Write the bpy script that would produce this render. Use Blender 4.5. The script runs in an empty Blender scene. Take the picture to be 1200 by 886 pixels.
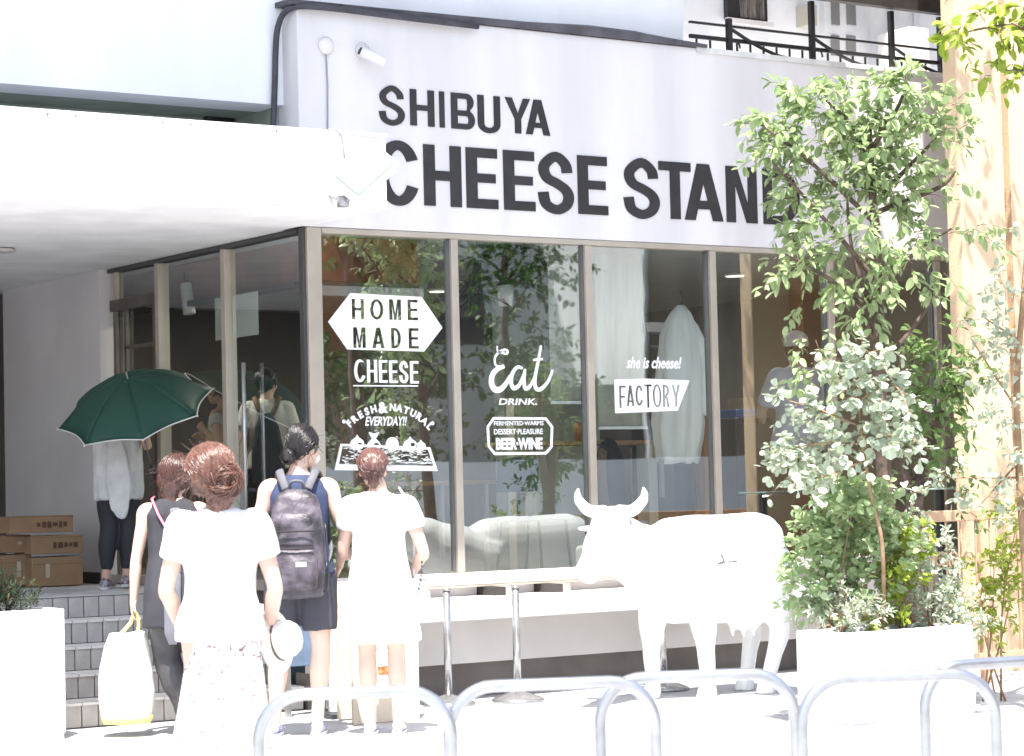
import bpy, bmesh, math, random
import numpy as np
from mathutils import Vector, Matrix, noise
random.seed(7)
SC = bpy.context.scene
COL = SC.collection
R = math.radians

# ------------------------------------------------------------------ camera
CAM = Vector((-7.06, -12.762, 1.35)); YAW, PITCH, ROLL = 33.848, 2.632, 1.378; FPX = 2755.0
_y, _p, _r = R(YAW), R(PITCH), R(ROLL)
FW = Vector((math.sin(_y)*math.cos(_p), math.cos(_y)*math.cos(_p), math.sin(_p)))
_R0 = Vector((math.cos(_y), -math.sin(_y), 0)); _U0 = _R0.cross(FW)
RT = _R0*math.cos(_r) - _U0*math.sin(_r)
UP = _R0*math.sin(_r) + _U0*math.cos(_r)
cd = bpy.data.cameras.new('camera'); cam = bpy.data.objects.new('camera', cd); COL.objects.link(cam)
cd.sensor_width = 36; cd.lens = FPX/1200*36; cd.clip_start = .1; cd.clip_end = 3000
m3 = Matrix((RT, UP, -FW)).transposed()
cam.matrix_world = Matrix.Translation(CAM) @ m3.to_4x4()
cd.dof.use_dof = True; cd.dof.focus_distance = 15.2; cd.dof.aperture_fstop = 5.6
SC.camera = cam
SC.render.resolution_x = 1024; SC.render.resolution_y = 756

def ray(px, py):
    return FW + RT*((px-600)/FPX) - UP*((py-443)/FPX)
def onY(px, py, Y):
    d = ray(px, py); return CAM + d*((Y-CAM.y)/d.y)
def onX(px, py, X):
    d = ray(px, py); return CAM + d*((X-CAM.x)/d.x)
def onZ(px, py, Z):
    d = ray(px, py); return CAM + d*((Z-CAM.z)/d.z)
def atD(px, py, D):
    return CAM + ray(px, py)*D
def spot(px, depth, z=0):
    """ground position seen in column px at a given distance along the view"""
    py = 600
    for _ in range(6):
        v = atD(px, py, depth); py += (v.z-z)*FPX/depth
    return atD(px, py, depth)

# ------------------------------------------------------------------ world, sun, exposure
SUN = Vector((-.25, -.33, .91)).normalized()
W = bpy.data.worlds.new('World'); SC.world = W; W.use_nodes = True
nt = W.node_tree; sky = nt.nodes.new('ShaderNodeTexSky'); sky.sky_type = 'NISHITA'; sky.sun_disc = False
sky.sun_elevation = math.asin(SUN.z); sky.sun_rotation = math.atan2(SUN.x, SUN.y)
sky.air_density = 1.0; sky.dust_density = 2.5; sky.ozone_density = 1.0
bg = nt.nodes['Background']; bg.inputs[1].default_value = .15
nt.links.new(sky.outputs[0], bg.inputs[0])
sl = bpy.data.lights.new('sun', 'SUN'); sl.energy = 4.9; sl.angle = R(.5); sl.color = (1, .955, .9)
so = bpy.data.objects.new('sun', sl); COL.objects.link(so); so.rotation_euler = (-SUN).to_track_quat('-Z', 'Y').to_euler()
so.location = (-5, -8, 20)
SC.view_settings.view_transform = 'Standard'; SC.view_settings.look = 'None'
SC.view_settings.exposure = 1.42; SC.view_settings.gamma = 1
LAMPW = 11                                  # watts of each ceiling lamp inside the shop, the seen one and the added ones
SC.render.engine = 'CYCLES'
SC.cycles.max_bounces = 8; SC.cycles.diffuse_bounces = 4; SC.cycles.transparent_max_bounces = 24

# ------------------------------------------------------------------ materials
MATS = {}
def M(name, col=(.5, .5, .5), rough=.6, var=.08, vs=2.0, bump=0, bs=60, metal=0, spec=.5, trans=0, sub=0, coat=0, streak=False, col2=None, emit=0, sheen=0):
    if name in MATS: return MATS[name]
    m = bpy.data.materials.new(name); m.use_nodes = True; t = m.node_tree; N = t.nodes; L = t.links
    b = N['Principled BSDF']; b.inputs['Roughness'].default_value = rough; b.inputs['Metallic'].default_value = metal
    b.inputs['Specular IOR Level'].default_value = spec
    b.inputs['Coat Weight'].default_value = coat
    if sheen: b.inputs['Sheen Weight'].default_value = sheen
    tc = N.new('ShaderNodeTexCoord'); mp = N.new('ShaderNodeMapping'); L.new(tc.outputs['Object'], mp.inputs[0])
    if streak: mp.inputs['Scale'].default_value = (3, 3, .35)
    nz = N.new('ShaderNodeTexNoise'); nz.inputs['Scale'].default_value = vs; nz.inputs['Detail'].default_value = 6
    L.new(mp.outputs[0], nz.inputs[0])
    rp = N.new('ShaderNodeValToRGB'); L.new(nz.outputs[0], rp.inputs[0])
    c = Vector(col)
    c2 = Vector(col2) if col2 else c*(1-var*2.2)
    c1 = c if col2 else c*(1+var)
    rp.color_ramp.elements[0].position = .36; rp.color_ramp.elements[1].position = .64
    rp.color_ramp.elements[0].color = (*[min(1, x) for x in c2], 1); rp.color_ramp.elements[1].color = (*[min(1, x) for x in c1], 1)
    L.new(rp.outputs[0], b.inputs['Base Color'])
    if emit: b.inputs['Emission Strength'].default_value = emit; b.inputs['Emission Color'].default_value = (*col, 1)
    if bump:
        n2 = N.new('ShaderNodeTexNoise'); n2.inputs['Scale'].default_value = bs; n2.inputs['Detail'].default_value = 4
        L.new(tc.outputs['Object'], n2.inputs[0])
        bp = N.new('ShaderNodeBump'); bp.inputs['Strength'].default_value = bump; bp.inputs['Distance'].default_value = .01
        L.new(n2.outputs[0], bp.inputs['Height']); L.new(bp.outputs[0], b.inputs['Normal'])
    if trans:
        tr = N.new('ShaderNodeBsdfTranslucent'); L.new(rp.outputs[0], tr.inputs[0]); mx = N.new('ShaderNodeMixShader')
        mx.inputs[0].default_value = trans; L.new(b.outputs[0], mx.inputs[1]); L.new(tr.outputs[0], mx.inputs[2])
        L.new(mx.outputs[0], N['Material Output'].inputs[0])
    if sub:
        b.inputs['Subsurface Weight'].default_value = sub; b.inputs['Subsurface Radius'].default_value = (.02, .008, .004)
    MATS[name] = m; return m
def leafmat(name, c1=None, c2=None, trans=.35, rough=.45):
    if name in MATS: return MATS[name]
    m = bpy.data.materials.new(name); m.use_nodes = True; t = m.node_tree; N = t.nodes; L = t.links
    b = N['Principled BSDF']; b.inputs['Roughness'].default_value = rough
    g = N.new('ShaderNodeNewGeometry'); nz = N.new('ShaderNodeTexNoise'); nz.inputs['Scale'].default_value = 9
    L.new(g.outputs['Position'], nz.inputs[0])
    wn = N.new('ShaderNodeTexWhiteNoise'); L.new(g.outputs['Random Per Island'], wn.inputs['Vector'])
    oi = N.new('ShaderNodeObjectInfo')
    ad = N.new('ShaderNodeMath'); ad.operation = 'ADD'; L.new(g.outputs['Random Per Island'], ad.inputs[0]); L.new(nz.outputs[0], ad.inputs[1])
    ad2 = N.new('ShaderNodeMath'); ad2.operation = 'MULTIPLY'; L.new(ad.outputs[0], ad2.inputs[0]); ad2.inputs[1].default_value = .5
    mx = N.new('ShaderNodeMix'); mx.data_type = 'RGBA'; L.new(ad2.outputs[0], mx.inputs[0])
    mx.inputs[6].default_value = (*c1, 1); mx.inputs[7].default_value = (*c2, 1)
    L.new(mx.outputs[2], b.inputs['Base Color'])
    tr = N.new('ShaderNodeBsdfTranslucent'); L.new(mx.outputs[2], tr.inputs[0]); ms = N.new('ShaderNodeMixShader')
    ms.inputs[0].default_value = trans; L.new(b.outputs[0], ms.inputs[1]); L.new(tr.outputs[0], ms.inputs[2])
    L.new(ms.outputs[0], N['Material Output'].inputs[0])
    MATS[name] = m; return m
def glassmat(name, tint=(.93, .96, .95), gain=.27):
    m = bpy.data.materials.new(name); m.use_nodes = True; t = m.node_tree; N = t.nodes; L = t.links
    N.remove(N['Principled BSDF'])
    tp = N.new('ShaderNodeBsdfTransparent'); tp.inputs[0].default_value = (*tint, 1)
    gl = N.new('ShaderNodeBsdfGlossy'); gl.inputs['Roughness'].default_value = .012; gl.inputs[0].default_value = (.95, 1, .99, 1)
    fr = N.new('ShaderNodeFresnel'); fr.inputs[0].default_value = 1.52
    mu = N.new('ShaderNodeMath'); mu.operation = 'ADD'; mu.use_clamp = True; mu.inputs[1].default_value = gain
    L.new(fr.outputs[0], mu.inputs[0])
    # very slight waviness of float glass
    tc = N.new('ShaderNodeTexCoord'); nz = N.new('ShaderNodeTexNoise'); nz.inputs['Scale'].default_value = 1.3
    L.new(tc.outputs['Object'], nz.inputs[0]); bp = N.new('ShaderNodeBump'); bp.inputs['Strength'].default_value = .25; bp.inputs['Distance'].default_value = .004
    L.new(nz.outputs[0], bp.inputs['Height']); L.new(bp.outputs[0], gl.inputs['Normal'])
    # the sheet reflects once, on the face the light arrives at; its inner face only lets light pass
    ge = N.new('ShaderNodeNewGeometry'); iv = N.new('ShaderNodeMath'); iv.operation = 'SUBTRACT'; iv.inputs[0].default_value = 1; L.new(ge.outputs['Backfacing'], iv.inputs[1])
    m2 = N.new('ShaderNodeMath'); m2.operation = 'MULTIPLY'; L.new(mu.outputs[0], m2.inputs[0]); L.new(iv.outputs[0], m2.inputs[1])
    mx = N.new('ShaderNodeMixShader'); L.new(m2.outputs[0], mx.inputs[0]); L.new(tp.outputs[0], mx.inputs[1]); L.new(gl.outputs[0], mx.inputs[2])
    L.new(mx.outputs[0], N['Material Output'].inputs[0]); MATS[name] = m; return m
GLASS = glassmat('shop window glass')

# ------------------------------------------------------------------ object helpers
def tag(o, label=None, cat=None, group=None, kind=None):
    if label: o['label'] = label
    if cat: o['category'] = cat
    if group: o['group'] = group
    if kind: o['kind'] = kind
    return o
def woff(p):
    v = Vector((0, 0, 0))
    while p: v = v + p.location; p = p.parent
    return v
def thing(name, label, cat, loc=(0, 0, 0), group=None):
    o = bpy.data.objects.new(name, None); COL.objects.link(o); o.location = loc; o.empty_display_size = .2
    return tag(o, label, cat, group)
def copy_tree(o, parent=None):
    c = o.copy(); COL.objects.link(c); c.parent = parent
    for ch in list(o.children): copy_tree(ch, c)
    return c

class MB:
    def __init__(s): s.v = []; s.f = []
    def add(s, vs, fs):
        n = len(s.v); s.v += [Vector(v) for v in vs]; s.f += [tuple(i+n for i in f) for f in fs]; return s
    def box(s, a, b):
        x0, y0, z0 = a; x1, y1, z1 = b
        return s.add([(x0, y0, z0), (x1, y0, z0), (x1, y1, z0), (x0, y1, z0), (x0, y0, z1), (x1, y0, z1), (x1, y1, z1), (x0, y1, z1)],
                     [(0, 3, 2, 1), (4, 5, 6, 7), (0, 1, 5, 4), (1, 2, 6, 5), (2, 3, 7, 6), (3, 0, 4, 7)])
    def obox(s, c, ax, ay, az):
        """oriented box: centre and three half-axis vectors"""
        c = Vector(c); vs = []
        for k in (-1, 1):
            for i, j in ((-1, -1), (1, -1), (1, 1), (-1, 1)): vs.append(c+ax*i+ay*j+az*k)
        return s.add(vs, [(0, 3, 2, 1), (4, 5, 6, 7), (0, 1, 5, 4), (1, 2, 6, 5), (2, 3, 7, 6), (3, 0, 4, 7)])
    def bar(s, a, b, w, d, up=(0, 0, 1)):
        a, b = Vector(a), Vector(b); t = (b-a); l = t.length; t = t/l; u = Vector(up)
        if abs(t.dot(u)) > .95: u = Vector((1, 0, 0))
        x = t.cross(u).normalized(); y = x.cross(t)
        return s.obox((a+b)/2, t*(l/2), x*(w/2), y*(d/2))
    def loft(s, rings, cap=True):
        n = len(rings[0]); b = len(s.v)
        vs = [v for r in rings for v in r]; fs = []
        for i in range(len(rings)-1):
            for j in range(n):
                k = (j+1) % n; fs.append((i*n+j, i*n+k, (i+1)*n+k, (i+1)*n+j))
        if cap: fs.append(tuple(range(n-1, -1, -1))); fs.append(tuple((len(rings)-1)*n+j for j in range(n)))
        return s.add(vs, fs)
    def tube(s, pts, rad, n=10, caps=True, flat=1.0, upv=None):
        pts = [Vector(p) for p in pts]
        if not hasattr(rad, '__len__'): rad = [rad]*len(pts)
        rings = []; u = None
        for i, p in enumerate(pts):
            t = (pts[min(i+1, len(pts)-1)]-pts[max(i-1, 0)]).normalized()
            if u is None:
                u = Vector(upv) if upv is not None else (Vector((0, 0, 1)) if abs(t.z) < .9 else Vector((0, 1, 0)))
            u = (u-t*u.dot(t)).normalized(); w = t.cross(u)
            rings.append([p+(u*math.cos(2*math.pi*k/n)*flat+w*math.sin(2*math.pi*k/n))*rad[i] for k in range(n)])
            if caps and i == 0 and caps == 'round':
                pass
        return s.loft(rings)
    def limb(s, pts, rad, n=12):
        """smooth tapered tube with rounded ends"""
        P = [Vector(p) for p in pts]; P2, R2 = [], []
        for i in range(len(P)-1):
            p0 = P[max(i-1, 0)]; p1 = P[i]; p2 = P[i+1]; p3 = P[min(i+2, len(P)-1)]
            for k in range(6):
                t = k/6
                P2.append(.5*((2*p1)+(p2-p0)*t+(2*p0-5*p1+4*p2-p3)*t*t+(3*p1-p0-3*p2+p3)*t**3)); q = t*t*(3-2*t)
                R2.append(rad[i]*(1-q)+rad[i+1]*q)
        P2.append(P[-1]); R2.append(rad[-1])
        d0 = (P2[0]-P2[1]).normalized(); d1 = (P2[-1]-P2[-2]).normalized()
        P2 = [P2[0]+d0*R2[0]*.95, P2[0]+d0*R2[0]*.7]+P2+[P2[-1]+d1*R2[-1]*.7, P2[-1]+d1*R2[-1]*.95]
        R2 = [R2[0]*.3, R2[0]*.75]+R2+[R2[-1]*.75, R2[-1]*.3]
        return s.tube(P2, R2, n)
    def ell(s, c, r, rot=None, nu=16, nv=10):
        c = Vector(c); vs = [(0, 0, 1)]; fs = []
        for i in range(1, nv):
            a = math.pi*i/nv
            for j in range(nu):
                b = 2*math.pi*j/nu; vs.append((math.sin(a)*math.cos(b), math.sin(a)*math.sin(b), math.cos(a)))
        vs.append((0, 0, -1))
        for j in range(nu):
            fs.append((0, 1+j, 1+(j+1) % nu)); q = 1+(nv-2)*nu; fs.append((len(vs)-1, q+(j+1) % nu, q+j))
        for i in range(nv-2):
            for j in range(nu):
                a = 1+i*nu+j; b = 1+i*nu+(j+1) % nu; fs.append((a, a+nu, b+nu, b))
        out = []
        for v in vs:
            w = Vector((v[0]*r[0], v[1]*r[1], v[2]*r[2]))
            if rot: w = rot @ w
            out.append(c+w)
        return s.add(out, fs)
    def rings(s, spec, n=20, pw=2.3):
        """vertical loft: spec rows (z, rx, ry, yoff[, xoff]) super-ellipses"""
        rr = []
        for q in spec:
            z, rx, ry, yo = q[:4]; xo = q[4] if len(q) > 4 else 0; r = []
            for k in range(n):
                a = 2*math.pi*k/n; c, si = math.cos(a), math.sin(a)
                r.append(Vector((xo+rx*math.copysign(abs(c)**(2/pw), c), yo+ry*math.copysign(abs(si)**(2/pw), si), z)))
            rr.append(r)
        return s.loft(rr)
    def lathe(s, prof, c=(0, 0, 0), n=24):
        c = Vector(c); rr = [[c+Vector((r*math.cos(2*math.pi*k/n), r*math.sin(2*math.pi*k/n), z)) for k in range(n)] for r, z in prof]
        return s.loft(rr)
    def prism(s, poly, y0, y1):
        """polygon of (x,z) extruded along y"""
        n = len(poly); vs = [(x, y0, z) for x, z in poly]+[(x, y1, z) for x, z in poly]
        fs = [tuple(range(n)), tuple(range(2*n-1, n-1, -1))]+[(i, i+n, (i+1) % n+n, (i+1) % n) for i in range(n)]
        return s.add(vs, fs)
    def xform(s, mat):
        s.v = [mat @ v for v in s.v]; return s
    def mesh(s, name, off=Vector((0, 0, 0)), smooth=False):
        me = bpy.data.meshes.new(name); me.from_pydata([v-off for v in s.v], [], s.f); me.validate()
        bm = bmesh.new(); bm.from_mesh(me); bmesh.ops.recalc_face_normals(bm, faces=bm.faces); bm.to_mesh(me); bm.free()
        if smooth: me.shade_smooth()
        return me
    def build(s, name, mat, parent=None, smooth=False, bevel=0, label=None, cat=None, group=None, kind=None, auto=False):
        if parent is not None: off = woff(parent)
        else:
            xs = [v.x for v in s.v]; ys = [v.y for v in s.v]; zs = [v.z for v in s.v]
            off = Vector(((min(xs)+max(xs))/2, (min(ys)+max(ys))/2, min(zs)))
        me = s.mesh(name, off, smooth)
        o = bpy.data.objects.new(name, me); COL.objects.link(o); o.parent = parent
        if parent is None: o.location = off
        me.materials.append(mat)
        if bevel:
            b = o.modifiers.new('bevel', 'BEVEL'); b.width = bevel; b.segments = 2; b.limit_method = 'ANGLE'; b.angle_limit = R(40)
        if auto:
            me.shade_smooth()
            for p in me.polygons: pass
            try: me.set_sharp_from_angle(angle=R(35))
            except Exception: pass
        return tag(o, label, cat, group, kind)

def evaluated(o):
    dg = bpy.context.evaluated_depsgraph_get(); me = bpy.data.meshes.new_from_object(o.evaluated_get(dg)); return me
def fuse(mb, name, mat, parent, voxel=.007, smooth=6, disp=None, label=None):
    """join overlapping volumes into one continuous skin (voxel remesh), then displace it"""
    off = woff(parent) if parent else Vector((0, 0, 0))
    me = mb.mesh(name, off); tmp = bpy.data.objects.new('tmp', me); COL.objects.link(tmp)
    r = tmp.modifiers.new('r', 'REMESH'); r.mode = 'VOXEL'; r.voxel_size = voxel; r.use_smooth_shade = True
    if smooth:
        sm = tmp.modifiers.new('s', 'SMOOTH'); sm.iterations = smooth; sm.factor = .5
    bpy.context.view_layer.update()
    new = evaluated(tmp); bpy.data.objects.remove(tmp)
    new.name = name
    if disp:
        n = len(new.vertices); co = np.empty(n*3); no = np.empty(n*3)
        new.vertices.foreach_get('co', co); new.vertices.foreach_get('normal', no); co = co.reshape(-1, 3); no = no.reshape(-1, 3)
        d = np.array([disp(Vector(c)) for c in co]); co = co+no*d[:, None]
        new.vertices.foreach_set('co', co.ravel()); new.update()
    new.materials.clear(); new.materials.append(mat); new.shade_smooth()
    o = bpy.data.objects.new(name, new); COL.objects.link(o); o.parent = parent
    if label: o['label'] = label
    return o
def folds(amp, sx=9, sz=3, seed=0, fine=.25):
    def f(v):
        return amp*(noise.noise(Vector((v.x*sx+seed, v.y*sx, v.z*sz+v.x*2)))+fine*noise.noise(Vector((v.x*sx*3, v.y*sx*3+seed, v.z*sz*3.5))))
    return f

# ------------------------------------------------------------------ flat shapes: letters and stickers
def flat(loops, ext):
    """filled 2D outline (holes by even-odd) -> (verts, faces) with thickness"""
    cu = bpy.data.curves.new('c', 'CURVE'); cu.dimensions = '2D'; cu.fill_mode = 'BOTH'; cu.extrude = ext/2
    for lp in loops:
        sp = cu.splines.new('POLY'); sp.points.add(len(lp)-1); sp.use_cyclic_u = True
        for i, (x, y) in enumerate(lp): sp.points[i].co = (x, y, 0, 1)
    o = bpy.data.objects.new('c', cu); COL.objects.link(o); bpy.context.view_layer.update()
    me = evaluated(o); bpy.data.objects.remove(o)
    vs = [v.co.copy() for v in me.vertices]; fs = [tuple(p.vertices) for p in me.polygons]; bpy.data.meshes.remove(me); return vs, fs
def text(s, ext=.002, bold=0, shear=0, spacing=1.0):
    cu = bpy.data.curves.new('t', 'FONT'); cu.body = s; cu.size = 1; cu.extrude = ext/2; cu.offset = bold; cu.shear = shear; cu.space_character = spacing
    cu.resolution_u = 3
    o = bpy.data.objects.new('t', cu); COL.objects.link(o); bpy.context.view_layer.update()
    me = evaluated(o); bpy.data.objects.remove(o)
    vs = [v.co.copy() for v in me.vertices]; fs = [tuple(p.vertices) for p in me.polygons]; bpy.data.meshes.remove(me); return vs, fs
def face_front(vs, X=0, Z=0, Y=0, sx=1, sz=1, rot=0):
    """lay an (x,y,thickness) shape on a wall that faces -Y"""
    c, s = math.cos(rot), math.sin(rot); out = []
    for v in vs:
        x, y = v.x*sx, v.y*sz; out.append(Vector((X+x*c-y*s, Y-v.z, Z+x*s+y*c)))
    return out
def fit_text(s, x0, x1, z0, z1, Y, bold=0, shear=0, ext=.002):
    vs, fs = text(s, ext, bold, shear)
    ax, bx = min(v.x for v in vs), max(v.x for v in vs); ay, by = min(v.y for v in vs), max(v.y for v in vs)
    return [Vector((x0+(v.x-ax)/(bx-ax)*(x1-x0), Y-v.z, z0+(v.y-ay)/(by-ay)*(z1-z0))) for v in vs], fs
def crom(P, k=8, closed=False):
    out = []; n = len(P)
    for i in range(n if closed else n-1):
        g = (lambda j: P[j % n]) if closed else (lambda j: P[max(0, min(n-1, j))])
        p0, p1, p2, p3 = [Vector((*g(i+d), 0)) if len(g(i+d)) == 2 else Vector(g(i+d)) for d in (-1, 0, 1, 2)]
        for q in range(k):
            t = q/k; out.append(.5*((2*p1)+(p2-p0)*t+(2*p0-5*p1+4*p2-p3)*t*t+(3*p1-p0-3*p2+p3)*t**3))
    if not closed: out.append(Vector((*P[-1], 0)) if len(P[-1]) == 2 else Vector(P[-1]))
    return out
def strip(P, t, vary=None):
    """butt-ended stroke outline of width t round a centre line"""
    L_, R_ = [], []
    for i, p in enumerate(P):
        d = (P[min(i+1, len(P)-1)]-P[max(i-1, 0)]); d.normalize(); n = Vector((-d.y, d.x, 0))
        w = t/2*(vary(i/(len(P)-1)) if vary else 1)
        L_.append((p.x+n.x*w, p.y+n.y*w)); R_.append((p.x-n.x*w, p.y-n.y*w))
    return L_+R_[::-1]
def arc(cx, cy, rx, ry, a0, a1, n=14):
    return [(cx+rx*math.cos(R(a0+(a1-a0)*i/n)), cy+ry*math.sin(R(a0+(a1-a0)*i/n))) for i in range(n+1)]
def glyph(ch, w, h, t, th=None):
    th = th or t*.72
    if ch in 'SCU':
        r = th/t; return [[(x/r, y) for x, y in lp] for lp in glyph_round(ch, w*r, h, th)]
    if ch == 'I': return [[(0, 0), (w, 0), (w, h), (0, h)]]
    if ch == 'H':
        a, b = h/2-th/2, h/2+th/2
        return [[(0, 0), (t, 0), (t, a), (w-t, a), (w-t, 0), (w, 0), (w, h), (w-t, h), (w-t, b), (t, b), (t, h), (0, h)]]
    if ch == 'E': return [[(0, 0), (w, 0), (w, th), (t, th), (t, h/2-th*.45), (w*.93, h/2-th*.45), (w*.93, h/2+th*.5), (t, h/2+th*.5), (t, h-th), (w*.99, h-th), (w*.99, h), (0, h)]]
    if ch == 'F': return [[(0, 0), (t, 0), (t, h/2-th*.45), (w*.9, h/2-th*.45), (w*.9, h/2+th*.5), (t, h/2+th*.5), (t, h-th), (w, h-th), (w, h), (0, h)]]
    if ch == 'T': return [[(w/2-t/2, 0), (w/2+t/2, 0), (w/2+t/2, h-th), (w, h-th), (w, h), (0, h), (0, h-th), (w/2-t/2, h-th)]]
    if ch == 'N': return [[(0, 0), (t*.95, 0), (t*.95, h*.68), (w-t*1.15, 0), (w, 0), (w, h), (w-t*.95, h), (w-t*.95, h*.32), (t*1.15, h), (0, h)]]
    if ch == 'M': return [[(0, 0), (t, 0), (t, h*.62), (w/2-t*.35, 0), (w/2+t*.35, 0), (w-t, h*.62), (w-t, 0), (w, 0), (w, h), (w-t*1.2, h), (w/2, h*.32), (t*1.2, h), (0, h)]]
    if ch == 'Y': return [[(w/2-t/2, 0), (w/2+t/2, 0), (w/2+t/2, h*.4), (w, h), (w-t*1.12, h), (w/2, h*.56), (t*1.12, h), (0, h), (w/2-t/2, h*.4)]]
    if ch == 'A':
        m = t*.62; q = lambda z: w/2-(w/2-0)*(1-z/h)  # outer left edge at height z
        zl, zh = h*.2, h*.2+th*.95
        L = lambda z: (w/2-m)*(z/h); Lr = lambda z: L(z)+t*1.08
        apex = h-t*1.35
        top = h*(w/2-t*1.08)/(w/2-m)
        return [[(0, 0), (t*1.08, 0), (Lr(zl), zl), (w-Lr(zl), zl), (w-t*1.08, 0), (w, 0), (w/2+m, h), (w/2-m, h)], [(Lr(zh), zh), (w/2, min(top, h*.86)), (w-Lr(zh), zh)]]
    if ch == 'D':
        r = min(w*.62, h/2)
        o = [(0, 0)]+arc(w-r, h/2, r, h/2, -90, 90)+[(0, h)]; ri = r-t
        return [o, [(t, th)]+arc(w-r, h/2, ri, h/2-th, -90, 90)+[(t, h-th)]]
    if ch == 'O': return [arc(w/2, h/2, w/2, h/2, 0, 350, 27), arc(w/2, h/2, w/2-t, h/2-th, 0, 350, 27)]
    if ch == 'B':
        m = h*.52; r1 = (h-m)/2; r2 = m/2
        o = [(0, 0)]+arc(w-r2, r2, r2, r2, -90, 62)+arc(w-r1-w*.04, h-r1, r1, r1, -62, 90)+[(0, h)]
        return [o, [(t, th)]+arc(w-r2, m/2, r2-t, m/2-th, -90, 90, 10)+[(t, m-th)], [(t, m+th*.0)]+arc(w-r1-w*.04, (m+h-th)/2, max(r1-t, .001), (h-th-m)/2, -90, 90, 10)+[(t, h-th)]]
    if ch == 'R':
        r = h*.27
        return [[(0, 0), (t, 0), (t, h*.4), (w*.5, h*.4), (w-t*1.1, 0), (w, 0), (w*.72, h*.45)]+arc(w-r, h-r, r, r, -70, 90)+[(0, h)], [(t, h*.4+th)]+arc(w-r, h-r, r-t, r-th, -90, 90, 8)+[(t, h-th)]]
    return []
def glyph_round(ch, w, h, t):
    if ch == 'U': return [strip([Vector((x, y, 0)) for x, y in [(t/2, h), (t/2, h*.6)]+arc(w/2, w/2-t*.1, w/2-t/2, w/2-t*.55, 180, 360)+[(w-t/2, h*.6), (w-t/2, h)]], t)]
    if ch == 'C': return [strip([Vector((x, y, 0)) for x, y in arc(w/2, h/2, w/2-t/2, h/2-t/2, 28, 332, 36)], t)]
    if ch == 'S':
        P = [(.93, .70), (.86, .86), (.52, 1), (.15, .87), (.06, .73), (.2, .58), (.55, .49), (.86, .38), (.97, .24), (.85, .08), (.5, 0), (.12, .1), (.02, .32)]
        P = [(t/2+x*(w-t), t/2+y*(h-t)) for x, y in P]; return [strip(crom(P, 5), t)]
    return []
def glyph_mb(ch, x0, x1, z0, z1, Y, t, ext=.006):
    vs, fs = flat(glyph(ch, x1-x0, z1-z0, t), ext)
    return MB().add(face_front(vs, x0, z0, Y), fs)
# ================================================================== THE SETTING
m_conc = M('pale concrete paving', (.48, .485, .50), .85, .09, 1.6, bump=.25, bs=90)
m_road = M('worn pale asphalt', (.33, .33, .33), .9, .1, 1.5, bump=.5, bs=140)
m_white = M('white painted render', (.71, .685, .685), .75, .045, .9, bump=.15, bs=120, streak=True)
m_white2 = M('upper wall white paint', (.84, .85, .87), .8, .03, .6, bump=.1, bs=120, streak=True)
m_green = M('grey green recessed wall', (.30, .34, .28), .8, .06, 1.5, streak=True)
m_grey = M('grey plaster wall', (.60, .59, .585), .8, .04, 1.1, bump=.1, bs=90)
m_alu = M('beige anodised window frame', (.47, .42, .35), .42, .05, 4, metal=.25)
m_dark = M('dark interior paint', (.045, .04, .037), .8, .1, 2)
m_black = M('black painted iron', (.018, .019, .02), .5, .1, 8)
E0 = (0, 0, 0)
g = MB().add([(-600, -600, -.13), (600, -600, -.13), (600, 600, -.13), (-600, 600, -.13)], [(0, 1, 2, 3)])
g.build('ground', m_road, kind='structure')
# pavement: slabs of pale concrete with thin recessed joints
pav = thing('pavement', None, None, (0, 0, 0)); tag(pav, kind='structure')
MB().box((-14, -7.2, -.12), (16, 2, -.018)).build('joint_bed', M('dark joint mortar', (.13, .13, .135), .95), pav)
slab = None; yy = -7.15; r_ = 0
for iy in range(6):
    for ix in range(17):
        x0 = -7.6+ix*1.22; y0 = -7.15+iy*1.22; y1 = y0+1.214
        if slab is None:
            slab = MB().box((0, 0, -.05), (1.210, 1.210, 0)).build('paving_slab', m_conc, pav, bevel=.003); o = slab
        else: o = slab.copy(); COL.objects.link(o)
        o.location = (x0, y0, -.0015*random.random())
MB().box((-14, -7.36, -.14), (16, -7.17, .003)).build('kerb', M('kerb granite', (.45, .45, .44), .8, .1, 8), bevel=.012, kind='structure')
MB().box((-30, -20.5, -.14), (40, -17.2, 0)).build('far_pavement', m_conc, kind='structure')
ln = MB().box((-30, -8.15, -.126), (40, -8.0, -.122)); ln.build('road_line', M('road paint', (.75, .75, .73), .7), kind='structure')

# ------------------------------------------------------------------ the shop building
bld = thing('shop_building', 'white two storey cheese shop building with glazed corner, canopy and big black lettering', 'building')
ZF = 2.985; YF = -.05                      # underside of fascia / canopy, fascia plane
ZT = onY(600, 33, YF).z
XR = 6.6
XU = onY(800, 30, .15).x                   # right end of upper storey wall
XL = onY(349, 60, YF).x
# fascia
MB().box((XL, YF, ZF), (XR, .22, ZT)).build('fascia', m_white, bld, bevel=.008)
MB().box((XU-.05, YF-.02, ZT-.035), (XR, .235, ZT+.004)).build('fascia_coping', M('coping', (.66, .65, .64), .7, .08, 6), bld, bevel=.006)
# dark membrane lying along the fascia top
P = [(XL-.05, .028), (.5, .035), (1.0, .045), (1.7, .058), (2.2, .08), (2.6, .075), (XU-.3, .05), (XU+.03, .018)]
mb = MB(); rr = []
for x, h in P:
    z = ZT+.013; rr.append([Vector((x, YF-.03, z-.012)), Vector((x, YF-.035, z+h*.55)), Vector((x, .02, z+h)), Vector((x, .145, z+h*1.15)), Vector((x, .145, z))])
mb.loft(rr).build('roof_membrane', M('grey roofing membrane', (.10, .095, .11), .8, .15, 6, bump=.3, bs=40), bld)
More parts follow.
